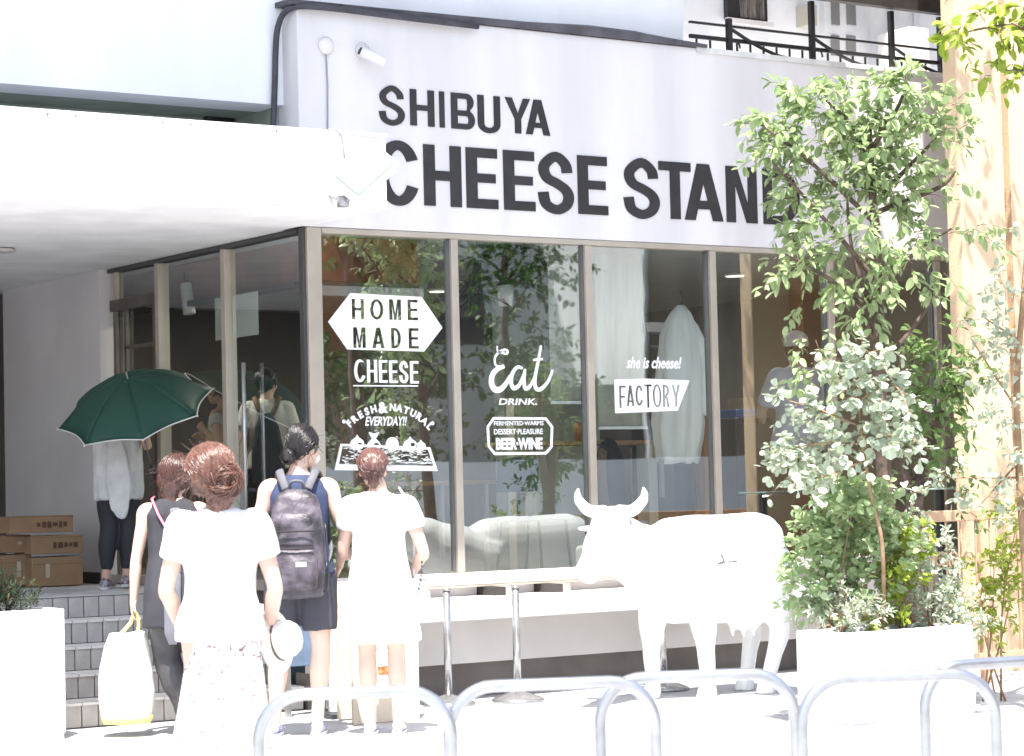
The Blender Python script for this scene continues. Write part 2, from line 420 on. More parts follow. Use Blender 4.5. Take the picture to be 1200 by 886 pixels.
# upper storey wall and the recess under its left part
zb = onY(200, 113, .15).z
MB().box((-9, .15, zb), (XL+.02, .45, 7.2)).build('upper_wall', m_white2, bld)
MB().box((XL+.02, .15, ZT+.052), (XU, .45, 7.2)).build('upper_wall', m_white2, bld)
MB().box((-9, .452, zb+.002), (XL, 1.0, zb+.2)).build('recess_soffit', m_green, bld)
MB().box((-9, .80, 3.3), (XL, 1.02, zb)).build('recess_wall', m_green, bld)
MB().box((XL-.02, .222, 3.3), (XL+.06, .8, zb)).build('recess_end', m_green, bld)
vx = onY(255, 143, .79)
MB().box((vx.x-.1, .74, vx.z-.03), (vx.x+.1, .8, vx.z+.04)).build('wall_vent', m_black, bld, bevel=.01)
# building mass behind
MB().box((-9, .46, ZT+.06), (XU, 8.5, 7.1)).build('upper_storey', m_white2, bld)
MB().box((-9, -2.1, 6.6), (3.75, .148, 6.85)).build('eaves_slab', m_white, bld)
MB().box((0.02, .24, ZF+.12), (XR+.2, 8.5, ZT-.15)).build('floor_slab', m_white2, bld)
# balcony on the right
bz = ZT-.12
MB().box((XU-.1, 1.75, bz), (8.4, 1.95, 7)).build('balcony_wall', M('balcony wall', (.84, .86, .89), .8, .04, 2), bld)
MB().box((XU, .23, bz-.02), (8.4, 1.75, bz+.05)).build('balcony_floor', m_grey, bld)
MB().box((3.8, .9, 6.6), (8.4, 2.1, 6.8)).build('balcony_shade_slab', M('dark brown balcony roof', (.03, .026, .024), .6, .1, 5), bld)  # unseen slab added to keep the sun off the balcony wall
bb = onY(1112, 19, .02).z
MB().box((XU+.45, -.03, bb), (8.4, .04, 5.3)).build('balcony_beam', M('dark brown balcony roof'), bld)
# balcony window with curtain and panelled door
a = onY(848, -20, 1.74); b = onY(896, 28, 1.74)
w = MB().box((a.x, 1.70, b.z), (b.x, 1.76, b.z+.9)).build('balcony_window', M('dark window glass', (.03, .03, .035), .15), bld)
MB().box((a.x+.12, 1.69, b.z+.02), (b.x-.04, 1.70, b.z+.85)).build('curtain', M('brown curtain', (.16, .14, .13), .9, .3, 20, streak=True), w)
MB().box((a.x-.03, 1.66, b.z-.04), (b.x+.03, 1.70, b.z)).build('sill', m_white, w)
a = onY(962, 40, 1.74); b = onY(1014, 90, 1.74)
d = MB().box((a.x, 1.69, bz), (b.x, 1.76, bz+2)).build('balcony_door', M('white door', (.72, .74, .76), .5), bld)
for px0, px1 in ((974, 984), (992, 1003)):
    for py0, py1 in ((-2, 30), (41, 66)):
        q = onY(px0, py0, 1.68); s_ = onY(px1, py1, 1.68)
        MB().box((q.x, 1.672, s_.z), (s_.x, 1.69, q.z)).build('door_panel', M('grey door glass', (.2, .2, .2), .3), d, bevel=.004)
q = onY(943, 20, 1.7); MB().box((q.x-.05, 1.6, q.z-.09), (q.x+.05, 1.76, q.z+.09)).build('meter_box', M('meter box', (.5, .48, .4), .6), bld, bevel=.01)
for px in (1045, 1075):
    q = onY(px, 40, 1.72); MB().tube([(q.x, 1.72, bz), (q.x, 1.72, bz+1.6)], .03).build('wall_pipe', m_white2, bld, smooth=True)
q0 = onY(1012, 40, 1.7); q1 = onY(1040, 40, 1.7)
MB().box((q0.x+.05, 1.2, bz+.05), (q1.x, 1.6, onY(1020, 32, 1.4).z)).build('outdoor_unit', m_white, bld, bevel=.02)
# railing
rail = thing('balcony_railing', 'black iron railing with thin bars along the balcony above the sign', 'railing', (XU+.1, .1, ZT+.05))
zr1 = onY(900, 36, .1).z; zr2 = onY(900, 52, .1).z; zb0 = ZT+.004
x0, x1 = XU+.02, 6.5
MB().bar((x0, .1, zr1), (x1, .1, zr1), .02, .015).build('top_rail', m_black, rail)
MB().bar((x0, .1, zr2), (x1, .1, zr2), .024, .026).build('mid_rail', m_black, rail)
k = 0; x = x0+.06
posts = [onY(px, 50, .1).x for px in (853, 950, 1043, 1100)]
while x < x1:
    if all(abs(x-q) > .05 for q in posts): MB().bar((x, .1, zb0), (x, .1, zr2-.017), .012, .012).build('baluster', m_black, rail)
    x += .122
for i, x in enumerate(posts):
    top = zr1+.05 if i == 0 else bb
    MB().bar((x, .085, zb0-.0), (x, .085, top), .036, .036).build('post', m_black, rail)
    pts = [Vector((x+.02+.5*t, .07, zb0+.16*(1-t)**1.5+.02)) for t in [j/8 for j in range(9)]]
    MB().tube(pts, .013, 8).build('brace', m_black, rail, smooth=True)
    pts = [Vector((x+.06+.05*math.cos(R(a)), .1, zb0+.06+.06*math.sin(R(a)))) for a in range(0, 200, 20)]
    MB().tube(pts, .007, 6).build('scroll', m_black, rail, smooth=True)

# canopy over the entrance, front panels with joints
can = MB().box((-4.2, -.97, ZF), (-.025, .13, 3.41)).build('canopy', M('canopy white paint', (.86, .86, .86), .75, .04, .9, bump=.15, bs=120, streak=True), bld)
zc = onY(400, 157, -1).z
MB().box((-4.2, .132, ZF), (-.03, 7.5, 3.28)).build('canopy_roof', M('canopy white paint'), bld)
js = [-4.2]+[onY(px, 200, -1).x for px in (57, 90, 192, 225, 325)]+[-.02]
for i in range(len(js)-1):
    MB().box((js[i]+.002, -1.0, ZF-.004), (js[i+1]-.002, -.972, zc)).build('panel', m_white, can, bevel=.003)
MB().box((-4.2, -1.005, zc), (-.015, .13, zc+.018)).build('capping', m_white2, can)
q = onZ(5, 291, ZF-.002); MB().lathe([(.001, ZF-.006), (.07, ZF-.006), (.075, ZF-.02), (.06, ZF-.03), (.001, ZF-.03)], (q.x, q.y, 0)).build('downlight', M('downlight ring', (.5, .48, .45), .4), bld, smooth=True)
# grey side wall of the entrance
yg0 = onX(117, 400, -.1).y; yg1 = onX(4, 400, -.1).y
MB().box((-.1, yg0, .72), (.02, yg1, ZF-.002)).build('entrance_wall', m_grey, bld)
MB().box((-6.3, yg1+1.2, .72), (.3, yg1+1.4, ZF-.002)).build('passage_wall', m_dark, bld)
MB().box((-.1, yg0+.05, .722), (-.115, yg1, .80)).build('skirting', m_dark, bld)

# storefront glazing
zS = .735
sf = thing('storefront', 'corner shopfront of tall clear panes in beige aluminium frames', 'shopfront', (0, 0, zS))
xs = [onY(px, 450, -.01).x for px in (533, 690, 836, 974, 1099)]
zsill = onY(600, 683, -.05).z; zpane0 = onY(600, 666, -.02).z
ztop = ZF-.003
MB().box((-.03, -.045, zsill+.0), (.07, .06, ztop)).build('corner_post', m_alu, sf, bevel=.004)
MB().box((-.052, -.02, zsill+.2), (-.032, .03, ztop)).build('corner_trim', M('dark gasket', (.06, .06, .06), .5), sf)
for x in xs:
    o = MB().box((x-.026, -.045, zpane0-.01), (x+.026, .045, ztop-.035)).build('post', m_alu, sf, bevel=.003)
    MB().box((x-.045, -.02, zpane0), (x-.028, .02, ztop-.04)).build('gasket', M('grey gasket', (.12, .12, .12), .5), o)
MB().box((.072, -.05, ztop-.033), (XR, .045, ztop)).build('head_rail', m_alu, sf, bevel=.003)
MB().box((.0725, -.055, zsill), (XR, .05, zpane0-.012)).build('sill_rail', M('pale sill', (.52, .50, .47), .5, .05, 6), sf, bevel=.004)
MB().box((-.04, -.0745, zsill-.012), (XR, .03, zsill-.002)).build('sill_drip', m_alu, sf)
bx = [.07]+xs+[XR]
for i in range(len(bx)-1):
    MB().box((bx[i]+(.0 if i == 0 else .028), -.004, zpane0-.008), (bx[i+1]-.028, .004, ztop-.036)).build('pane', GLASS, sf)
# base under the windows
fb = onY(600, 724, -.27).z; ft = onY(600, 698, -.27).z
MB().box((-.02, -.27, fb), (XR, .05, ft)).build('ledge', m_white, sf, bevel=.006)
z2 = onY(640, 770, .02).z
MB().box((-.015, .0, z2), (XR, .12, fb-.002)).build('base_wall', M('beige render', (.52, .50, .48), .8, .05, 1.5), sf)
MB().box((-.01, .10, -.02), (XR, .25, z2-.002)).build('plinth', M('grey brown stone plinth', (.15, .135, .125), .85, .12, 2.5, bump=.3), sf)
MB().box((0, .02, ft+.001), (XR, .1, zsill-.013)).build('gap_board', m_white, sf)
for px in (578, 645, 480):
    x = onY(px, 690, -.1).x
    MB().box((x-.05, -.2, ft+.001), (x+.03, .018, zsill-.014)).build('bracket', m_dark, sf); MB().box((x+.031, -.2, ft+.001), (x+.09, .018, zsill-.014)).build('bracket', m_alu, sf)
# side glazing
ys = [onX(269, 400, 0).y, onX(191, 400, 0).y]; ye = yg0-.02
for y in ys:
    MB().box((-.045, y-.03, zS), (.04, y+.03, ztop-.03)).build('post', m_alu, sf, bevel=.003)
MB().box((-.0455, .062, ztop-.028), (.04, ye, ztop)).build('head_rail', M('dark gasket'), sf)
MB().box((-.05, .0615, zS-.01), (.04, ye, zS+.05)).build('threshold', m_alu, sf)
yb = [.062, ys[0], ys[1], ye]
for i in range(3):
    MB().box((-.004, yb[i]+.03, zS+.05), (.004, yb[i+1]-.03, ztop-.03)).build('pane', GLASS, sf)
# the glazed door leaf in the third bay
y0, y1 = yb[2]+.035, yb[3]-.01
zt_ = onX(160, 356, 0).z
m_fr = M('bronze door frame', (.16, .14, .12), .45, .1, 4, metal=.4)
MB().box((-.035, y0, zt_-.03), (-.006, y1, zt_+.05)).build('transom', m_fr, sf, bevel=.004)
for y in (y0+.02, y1-.1, y1-.28): MB().box((-.033, y, zS+.052), (-.007, y+.045, zt_-.031)).build('door_stile', m_fr, sf, bevel=.003)
MB().box((-.033, y1-.24, onX(160, 408, 0).z), (-.0072, y0+.09, onX(160, 404, 0).z)).build('door_rail', m_fr, sf)
MB().box((-.033, y1-.12, zt_+.052), (-.0072, y1-.07, ztop-.03)).build('transom_mullion', m_alu, sf)
# pull handle
p0 = onX(285, 425, -.07); p1 = onX(287, 556, -.07)
h = MB().tube([(-.07, p0.y, p1.z-.25), (-.07, p0.y, p0.z)], .013, 10).build('door_handle', M('brushed steel', (.55, .55, .55), .3, .03, 20, metal=.9), sf, smooth=True)
for z in (p0.z-.1, p1.z-.1): MB().bar((-.07, p0.y, z), (-.006, p0.y, z), .02, .02).build('bracket', m_black, h)

# ------------------------------------------------------------------ steps with tiles
st = thing('entrance_steps', 'grey tiled steps climbing to the entrance platform', 'steps', (-1.7, 0, 0)); tag(st)
m_tile = M('grey stair tile', (.56, .53, .49), .55, .14, 3, bump=.1, bs=60)
m_tile2 = M('warm grey stair tile', (.62, .57, .51), .55, .14, 3, bump=.1, bs=60)
m_grout = M('dark tile grout', (.16, .15, .14), .9)
zp = .72; nr = 5; rh = zp/nr; td = .29; xl, xr = -2.6, -.03
tw = .105
tile_r = tile_t = None
for k in range(nr):
    y = .12+k*td; z0 = k*rh
    MB().box((xl-1.5, y, z0-.02 if k == 0 else z0), (xr, 1.6+k*.0, z0+rh-.006)).build('step_core', m_grout, st)
    x = xr-tw; i = 0
    while x > xl:
        mt = random.choice((m_tile, m_tile, m_tile2))
        o = MB().box((0, -.008, .006), (tw-.008, .004, rh-.012)).build('tile', mt, st, bevel=.0015) if tile_r is None else tile_r.copy()
        if tile_r is None: tile_r = o
        else: COL.objects.link(o)
        o.location = Vector((x, y-.002*random.random(), z0))
        if k < 4:
            o = MB().box((0, -.022, -.012), (tw-.006, td-.014, .003)).build('tile', M('pale tread tile', (.72, .70, .66), .6, .08, 4), st) if tile_t is None else tile_t.copy()
            if tile_t is None: tile_t = o
            else: COL.objects.link(o)
            o.location = Vector((x, y+.001, z0+rh))
        x -= tw
MB().box((-7, .12+4*td-.013, zp-.006), (-.005, 10, zp)).build('platform', M('platform floor', (.5, .5, .5), .7, .08, 3), st)
MB().box((-7, 1.7, -.02), (-.006, 10, zp-.008)).build('platform_core', m_grout, st)

# ------------------------------------------------------------------ interior of the shop
inn = thing('shop_interior', None, None); tag(inn, kind='structure')
m_floor = M('dark timber floor', (.10, .08, .065), .5, .2, 6)
m_ceil = M('interior ceiling', (.42, .43, .43), .9, .03, 2)
m_wallb = M('dark brown interior wall', (.105, .095, .088), .8, .12, 1.5)
MB().box((.01, .06, zS-.1), (XR+.2, 6.4, zS-.001)).build('floor', m_floor, inn)
MB().box((.01, .06, ZF+.002), (XR+.2, 6.4, ZF+.1)).build('ceiling', m_ceil, inn)
MB().box((-.09, 6.2, zS), (XR+.2, 6.4, ZF)).build('back_wall', m_wallb, inn)
MB().box((XR+.01, -.02, -.02), (XR+.25, 6.2, ZF+1.3)).build('end_wall', m_wallb, inn)
MB().box((.021, yg0+.02, zS), (.05, 6.2, ZF)).build('side_wall', m_wallb, inn)
# kitchen partition (pale) behind windows two and three and a bulkhead beam
m_brick = M('brick red bulkhead', (.22, .075, .045), .8, .2, 5)
m_org = M('terracotta bulkhead', (.34, .13, .06), .8, .25, 4)
MB().box((.3, .5, 2.70), (.42, 3.4, ZF-.003)).build('bulkhead', m_brick, inn)
MB().box((.3, .42, 2.70), (1.05, .499, ZF-.003)).build('bulkhead', m_org, inn)
MB().box((.2, .35, 2.60), (1.05, .419, 2.66)).build('lighting_track', M('pale track', (.5, .5, .48), .6), inn)
a = onY(640, 300, .9); b = onY(687, 300, .9)
m_cream = M('cream partition', (.62, .60, .52), .8, .04, 1)
x0 = onY(600, 400, 1.6).x; x1 = onY(690, 400, 1.6).x
MB().box((x0, 1.6, zS), (x1, 1.7, 2.0)).build('partition', m_cream, inn)
MB().box((onY(590, 400, 2.2).x, 2.2, zS), (onY(700, 400, 2.2).x, 2.35, ZF-.004)).build('partition', M('pale grey green partition', (.30, .33, .31), .8, .06, 1), inn)
x0 = onY(735, 400, 1.6).x; x1 = onY(760, 400, 1.6).x
MB().box((x0, 1.5, zS), (x1, 1.6, 1.62)).build('partition', m_cream, inn)
# roller blind panels just behind the third window
bl = []
for px0, px1, py1, lab in ((642, 684, 470, 'narrow pale roller blind hanging behind the window with the handwritten eat lettering'), (697, 753, 500, 'wide pale roller blind behind the window beside the hanging white coat')):
    a = onY(px0, 300, .22); b = onY(px1, 300, .22); zz = onY(px0, py1, .22).z
    mb = MB(); n = 24; rr = []
    for i in range(n+1):
        x = a.x+(b.x-a.x)*i/n; y = .22+.006*math.sin(i*1.3)+.004*math.sin(i*2.7+1)
        rr.append([Vector((x, y, zz)), Vector((x, y, ZF-.06)), Vector((x, y+.003, ZF-.06)), Vector((x, y+.003, zz))])
    t = thing('roller_blind', lab, 'blind', ((a.x+b.x)/2, .22, zz), 'roller blinds in the window')
    mb.loft(rr).build('fabric', M('blind fabric', (.68, .68, .60), .9, .05, 5, trans=.35, streak=True), t, smooth=True)
    MB().box((a.x, .212, zz-.02), (b.x, .232, zz)).build('bottom_rail', m_white2, t)
a = onY(752, 290, .2); b = onY(752, 388, .2)
c = thing('blind_cord', 'dark pull cord with a weight hanging by the wide blind', 'cord', (a.x, .19, b.z))
MB().tube([(a.x, .19, ZF-.05), (a.x, .19, b.z+.05)], .005, 6).build('string', m_black, c)
MB().lathe([(.002, b.z+.06), (.012, b.z+.045), (.016, b.z), (.008, b.z-.02), (.001, b.z-.022)], (a.x, .19, 0), 12).build('weight', m_black, c, smooth=True)
# white lab coat / apron hanging
def gz(px, py, Y): return onY(px, py, Y)
top = gz(803, 357, .45); bot = gz(790, 541, .45); xc = (top.x+bot.x)/2
H_ = top.z-bot.z; mb = MB(); rr = []
prof = [(0, .03), (.05, .085), (.12, .13), (.2, .16), (.35, .17), (.6, .19), (.75, .205), (.86, .19), (.95, .17), (1, .15)]
for t_, w_ in prof:
    r = []
    for k in range(36):
        a = 2*math.pi*k/36; f = 1+.13*math.sin(a*7+t_*2)*min(1, t_*4)+.06*math.sin(a*13+t_*5)
        r.append(Vector((top.x-.06*t_+w_*math.cos(a)*f, .5+w_*.5*math.sin(a)*f, top.z-H_*t_+.02*math.sin(a*6)*(t_ > .9))))
    rr.append(r)
coat = thing('white_coat', 'long white kitchen coat hanging inside the window with the factory banner', 'coat', (top.x, .5, bot.z))
mb.loft(rr).build('coat_body', M('white cotton cloth', (.90, .91, .90), .9, .04, 6, streak=True), coat, smooth=True)
MB().limb([(top.x+.1, .5, top.z-.16), (top.x+.17, .46, top.z-.4), (top.x+.15, .44, top.z-.75)], [.045, .05, .045]).build('sleeve', M('white cotton cloth'), coat, smooth=True)
MB().tube([(top.x, .5, top.z+.1), (top.x+.02, .5, top.z+.05), (top.x, .5, top.z-.01)], .004, 6).build('hook', m_black, coat)
bx0 = gz(775, 545, .5); MB().tube([(bx0.x, .5, bot.z+.02), (bx0.x, .5, bot.z-.25)], .02, 8).build('stand', M('stand steel', (.2, .2, .2), .5), coat)
# orange timber post, counter, shelves
q0 = gz(819, 486, .6); q1 = gz(831, 486, .6)
m_wood = M('orange timber', (.42, .17, .06), .5, .15, 3, streak=True)
m_oak = M('pale oak top', (.42, .25, .13), .5, .12, 4)
MB().box((q0.x, .55, zS), (q1.x+.03, .65, q0.z)).build('timber_cabinet', m_wood, label='orange timber cabinet end standing behind the third window', cat='cabinet')
ct = thing('counter', 'pale timber counter running behind the windows under the blinds', 'counter', (gz(680, 515, .8).x, .8, zS))
a = gz(600, 518, .8); b = gz(768, 515, .8)
MB().box((a.x, .7, a.z-.03), (b.x+.3, 1.15, a.z)).build('counter_top', m_oak, ct, bevel=.004)
MB().box((b.x-.1, .76, zS), (b.x-.02, .9, a.z-.031)).build('leg', m_cream, ct)
MB().box((a.x+.3, .95, zS), (a.x+.9, 1.1, a.z-.031)).build('panel', m_cream, ct)
for px in (681,):
    q = gz(px, 500, .85); MB().lathe([(.001, a.z), (.05, a.z), (.055, a.z+.1), (.04, a.z+.13), (.001, a.z+.13)], (q.x, .85, 0), 16).build('jar', M('terracotta jar', (.45, .2, .1), .5), smooth=True, label='terracotta jar on the counter below the narrow blind', cat='jar')
sh = thing('shelf_unit', 'small shelf unit with white top board behind the factory banner', 'shelf', (gz(775, 480, 1.0).x, 1.0, zS))
a = gz(757, 378, 1.0); b = gz(795, 430, 1.0)
MB().box((a.x, .95, a.z-.07), (b.x+.1, 1.2, a.z)).build('top_board', m_white2, sh, bevel=.004)
for k in range(5):
    z = a.z-.07-.11*(k+1); MB().box((a.x, .97, z), (b.x+.1, 1.2, z+.012)).build('shelf', M('grey shelf', (.3, .3, .28), .5), sh)
for x in (a.x, b.x+.1): MB().box((x-.01, .96, zS), (x+.01, 1.2, a.z-.071)).build('side', m_dark, sh)
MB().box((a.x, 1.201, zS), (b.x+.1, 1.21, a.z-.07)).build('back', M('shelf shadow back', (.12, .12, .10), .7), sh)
# low bar with wood edge behind windows one and two, stools
lb = thing('low_table', 'low timber topped table behind the window with the homemade cheese sign', 'table', (gz(530, 568, 1.2).x, 1.2, zS))
a = gz(455, 565, 1.2); b = gz(577, 567, 1.2)
MB().box((a.x, 1.1, a.z-.03), (b.x, 1.6, a.z)).build('table_top', m_oak, lb, bevel=.004)
for x in (a.x+.2, (a.x+b.x)/2, b.x-.06):
    MB().bar((x, 1.2, zS), (x, 1.2, a.z-.03), .03, .03).build('leg', m_alu, lb)
def chair(px, py, Y, lab):
    t = thing('cafe_chair', lab, 'chair', (gz(px, py, Y).x, Y, zS), 'cafe chairs inside the shop')
    c = gz(px, py, Y); m = M('teal grey plastic', (.06, .09, .10), .5)
    rr = []
    for i in range(9):
        u = -1+i/4; x = c.x+u*.17; y = Y-.03*(1-u*u)
        rr.append([Vector((x, y, c.z-.12)), Vector((x, y-.03, c.z+.12-.02*u*u)), Vector((x, y-.018, c.z+.12-.02*u*u)), Vector((x, y+.012, c.z-.12))])
    MB().loft(rr).build('backrest', m, t, smooth=False, bevel=.003)
    MB().box((c.x-.18, Y-.38, c.z-.32), (c.x+.18, Y, c.z-.29)).build('seat', m, t, bevel=.01)
    for sx in (-1, 1):
        for sy in (0, 1):
            MB().tube([(c.x+sx*.15, Y-.03-.32*sy, c.z-.29), (c.x+sx*.19, Y-.36*sy, zS)], .01, 6).build('leg', m_black, t)
    MB().tube([(c.x, Y-.01, c.z-.1), (c.x, Y-.01, c.z-.3)], .012, 6).build('back_stem', m_black, t)
chair(606, 556, .75, 'teal grey cafe chair behind the window with the beer and wine plaque')
# dark jacket over a stool seen between the cow's horns
t = thing('dark_jacket', 'dark jacket draped over a stool behind the window, between the horns of the white cow', 'jacket', (gz(716, 560, .5).x, .5, zS))
c = gz(718, 513, .5); rr = []
for t_, w_ in [(0, .03), (.06, .07), (.2, .11), (.45, .13), (.7, .14), (1, .15)]:
    rr.append([Vector((c.x+w_*math.cos(2*math.pi*k/28)*(1+.08*math.sin(k*.9)), .55+.6*w_*math.sin(2*math.pi*k/28), c.z-t_*.62)) for k in range(28)])
MB().loft(rr).build('jacket_body', M('black cotton', (.03, .028, .03), .9), t, smooth=True)
MB().limb([(c.x-.09, .5, c.z-.1), (c.x-.12, .47, c.z-.35), (c.x-.1, .46, c.z-.5)], [.03, .035, .03]).build('sleeve', M('brown lining', (.18, .11, .08), .9), t, smooth=True)
# right hand window: clock, frames, table, tray, cabinet
q = onY(918, 376, 6.18); MB().xform(Matrix()).lathe([(.001, 0), (.13, 0), (.14, .01), (.14, .03), (.12, .035), (.001, .03)]).xform(Matrix.Translation((q.x, 6.19, q.z)) @ Matrix.Rotation(R(90), 4, 'X')).build('wall_clock', M('clock face', (.55, .53, .5), .5), smooth=True, label='round pale wall clock on the dark back wall', cat='clock')
q = onY(885, 415, 6.18); MB().box((q.x-.22, 6.15, q.z-.3), (q.x+.25, 6.19, q.z+.15)).build('menu_board', M('black board', (.02, .02, .02), .5), label='black menu board on the dark back wall left of the clock', cat='menu board', bevel=.01)
q = gz(866, 485, 1.2)
MB().box((q.x-.15, 1.05, q.z-.035), (q.x+.13, 1.4, q.z+.03)).build('blue_tray', M('blue plastic', (.03, .12, .42), .35), label='flat blue tray on the dark fridge behind the fourth window', cat='tray', bevel=.008)
fr = thing('fridge', 'dark under counter fridge with a blue tray on top', 'fridge', (q.x, 1.25, zS))
MB().box((q.x-.2, 1.0, zS), (q.x+.16, 1.5, q.z-.036)).build('cabinet', M('dark steel', (.05, .055, .06), .4, metal=.3), fr, bevel=.01)
MB().box((q.x-.18, .985, zS+.08), (q.x+.14, .999, q.z-.08)).build('door', M('dark steel door', (.035, .04, .045), .3), fr, bevel=.004)
q = gz(897, 480, 1.4)
MB().box((q.x-.13, 1.4, q.z-.09), (q.x+.17, 1.7, q.z+.1)).build('cardboard_box', M('dim cardboard', (.26, .21, .15), .8), label='open cardboard box on the table behind the fourth window', cat='box')
tb = thing('work_table', 'steel work table carrying the cardboard box behind the fourth window', 'table', (q.x+.2, 1.5, zS))
MB().box((q.x-.25, 1.3, q.z-.125), (q.x+1.2, 1.9, q.z-.091)).build('table_top', M('dull steel', (.22, .23, .23), .4, metal=.5), tb)
for x in (q.x-.2, q.x+.5, q.x+1.15): MB().bar((x, 1.33, zS), (x, 1.33, q.z-.126), .03, .03).build('leg', M('pale steel', (.45, .46, .46), .4, metal=.4), tb)
MB().box((q.x-.2, 1.4, zS+.25), (q.x+1.15, 1.85, zS+.27)).build('shelf', M('dull steel'), tb)
q0 = gz(868, 580, .3); q1 = gz(960, 580, .3)
MB().box((q0.x, .3, zS), (q1.x, .36, q0.z)).build('low_screen', M('dark screen', (.035, .038, .037), .5), label='low dark screen standing at the foot of the fourth window', cat='screen', bevel=.006)
# ceiling lamps and spotlights; lamps after the first are added to brighten the room
q = onZ(861, 322, ZF-.01)
for i, (x, y, lab) in enumerate(((q.x, q.y, 'small round lit ceiling lamp behind the fourth window'), (1.2, 1.9, 'added round ceiling lamp above the low table, brightening the glazed corner'), (1.2, 4.4, 'added round ceiling lamp brightening the room deep behind the side glazing'), (3.2, 3.6, 'added round ceiling lamp brightening the room behind the pale partition'), (5.2, 4.8, 'added round ceiling lamp brightening the room near the dark back wall'))):
    t = thing('ceiling_lamp', lab, 'lamp', (x, y, ZF), 'ceiling lamps inside the shop')
    MB().lathe([(.001, ZF), (.09, ZF), (.1, ZF-.012), (.085, ZF-.02), (.001, ZF-.02)], (x, y, 0)).build('rim', m_white2, t, smooth=True)
    MB().lathe([(.001, ZF-.0205), (.075, ZF-.0205), (.07, ZF-.026), (.001, ZF-.027)], (x, y, 0)).build('lit_disc', M('lit lamp', (1, .93, .82), .5, emit=.8), t, smooth=True)
    la = bpy.data.lights.new('lamp_light', 'AREA'); la.shape = 'DISK'; la.size = .14; la.energy = LAMPW; la.color = (1, .90, .78); lo = bpy.data.objects.new('lamp_light', la); COL.objects.link(lo); lo.parent = t; lo.location = (0, 0, -.04)
def spotlamp(px, py, X, lab):
    q = onX(px, py, X); t = thing('spotlight', lab, 'spotlight', tuple(q), 'spotlights on the ceiling track')
    MB().tube([(q.x, q.y, q.z+.12), (q.x+.01, q.y-.03, q.z-.1)], [.04, .045], 16).build('lamp_head', M('white lamp metal', (.62, .62, .6), .4), t, smooth=True, bevel=.004)
    MB().tube([(q.x, q.y, q.z+.1), (q.x, q.y+.02, q.z+.2)], .012, 8).build('stem', m_black, t)
tr = MB().box((.20, .55, 2.66), (.24, 3.3, 2.70)).build('lighting_track', m_black, inn)
spotlamp(218, 352, .22, 'white cylinder spotlight hanging from the ceiling track left of the paper notice')
q = onX(280, 370, .05); a = onX(253, 350, .02); b = onX(304, 392, .02)
MB().box((.012, b.y, b.z), (.016, a.y, a.z)).build('paper_notice', M('white paper', (.6, .6, .57), .8, .03), label='blank white paper notice stuck inside the side glazing beside the door', cat='notice')
# ------------------------------------------------------------------ painted sign on the fascia
m_sign = M('charcoal sign paint', (.030, .027, .027), .6, .1, 6)
def row_z(px0, py0, px1, py1):
    return (onY(px0, py0, YF).z+onY(px1, py1, YF).z)/2
zA0, zA1 = row_z(484, 146, 640, 160), row_z(484, 104, 575, 113)
zB0, zB1 = row_z(500, 240.5, 889, 262.5), row_z(500, 168, 851, 195.5)
def sign_word(lab, letters, z0, z1, t, over=.012):
    xs_ = [onY(a, 200, YF).x for _, a, b in letters]
    ym = 125 if z0 == zA0 else 210
    root = thing('sign_word', lab, 'sign', (onY(letters[0][1], ym, YF).x, YF, z0), 'words of the shop sign')
    for ch, a, b in letters:
        x0, x1 = onY(a, ym, YF).x, onY(b, ym, YF).x
        o = over if ch in 'SCU' else 0
        glyph_mb(ch, x0, x1, z0-o, z1+(o if ch != 'U' else 0), YF-.0045, t, .006).build('letter', m_sign, root)
    return root
k = 1/2.857
sign_word('charcoal word SHIBUYA painted high on the white fascia', [(c, 380+a*k, 380+b*k) for c, a, b in
    [('S', 180, 270), ('H', 286, 367), ('I', 384, 401), ('B', 423, 502), ('U', 512, 587), ('Y', 604, 688), ('A', 672, 753)]], zA0, zA1, .049)
sign_word('large charcoal word CHEESE painted on the white fascia', [(c, 380+a*k, 380+b*k) for c, a, b in
    [('C', 174, 320), ('H', 332, 458), ('E', 474, 580), ('E', 599, 704), ('S', 711, 836), ('E', 847, 947)]], zB0, zB1, .086, .012)
sign_word('large charcoal word STAND painted on the white fascia, its end behind the tree', [('S', 729, 773), ('T', 771.5, 809), ('A', 801, 846), ('N', 850, 886), ('D', 893, 936)], zB0, zB1, .086, .012)

# ------------------------------------------------------------------ white lettering on the panes
YG = -.0065
m_vin = M('white window vinyl', (.86, .86, .86), .6, .02, 4)
def px2(p): return (lambda v: (v.x, v.z))(onY(p[0], p[1], YG))
def decal(name, lab, group='white lettering on the shop windows'):
    return name, lab, group
def finish(mb, name, lab, mat=None):
    return mb.build(name, mat or m_vin, label=lab, cat='window lettering', group='white lettering on the shop windows')
# HOME MADE hexagon with the letters cut out of it
hexp = [px2(p) for p in [(384.5, 377), (410.5, 343.5), (494, 348), (518.5, 384), (497, 412), (407, 409.5)]]
loops = [hexp]
def place_glyph(ch, x0, x1, z0, z1, t):
    return [[(x0+x, z0+z) for x, z in lp] for lp in glyph(ch, x1-x0, z1-z0, t)]
s_ = 160/1200
for row, (yb_, yt_) in (([('H', 318, 425), ('O', 478, 596), ('M', 646, 752), ('E', 808, 900)], (332, 152)), ([('M', 325, 435), ('A', 492, 600), ('D', 658, 745), ('E', 812, 902)], (582, 402))):
    for ch, a, b in row:
        xm = 370+(a+b)/2*s_
        z0 = onY(xm, 330+yb_*s_+(a-318)*.002, YG).z; z1 = onY(xm, 330+yt_*s_+(a-318)*.002, YG).z
        loops += place_glyph(ch, onY(370+a*s_, 370, YG).x, onY(370+b*s_, 370, YG).x, z0, z1, .024)
vs, fs = flat(loops, .0015)
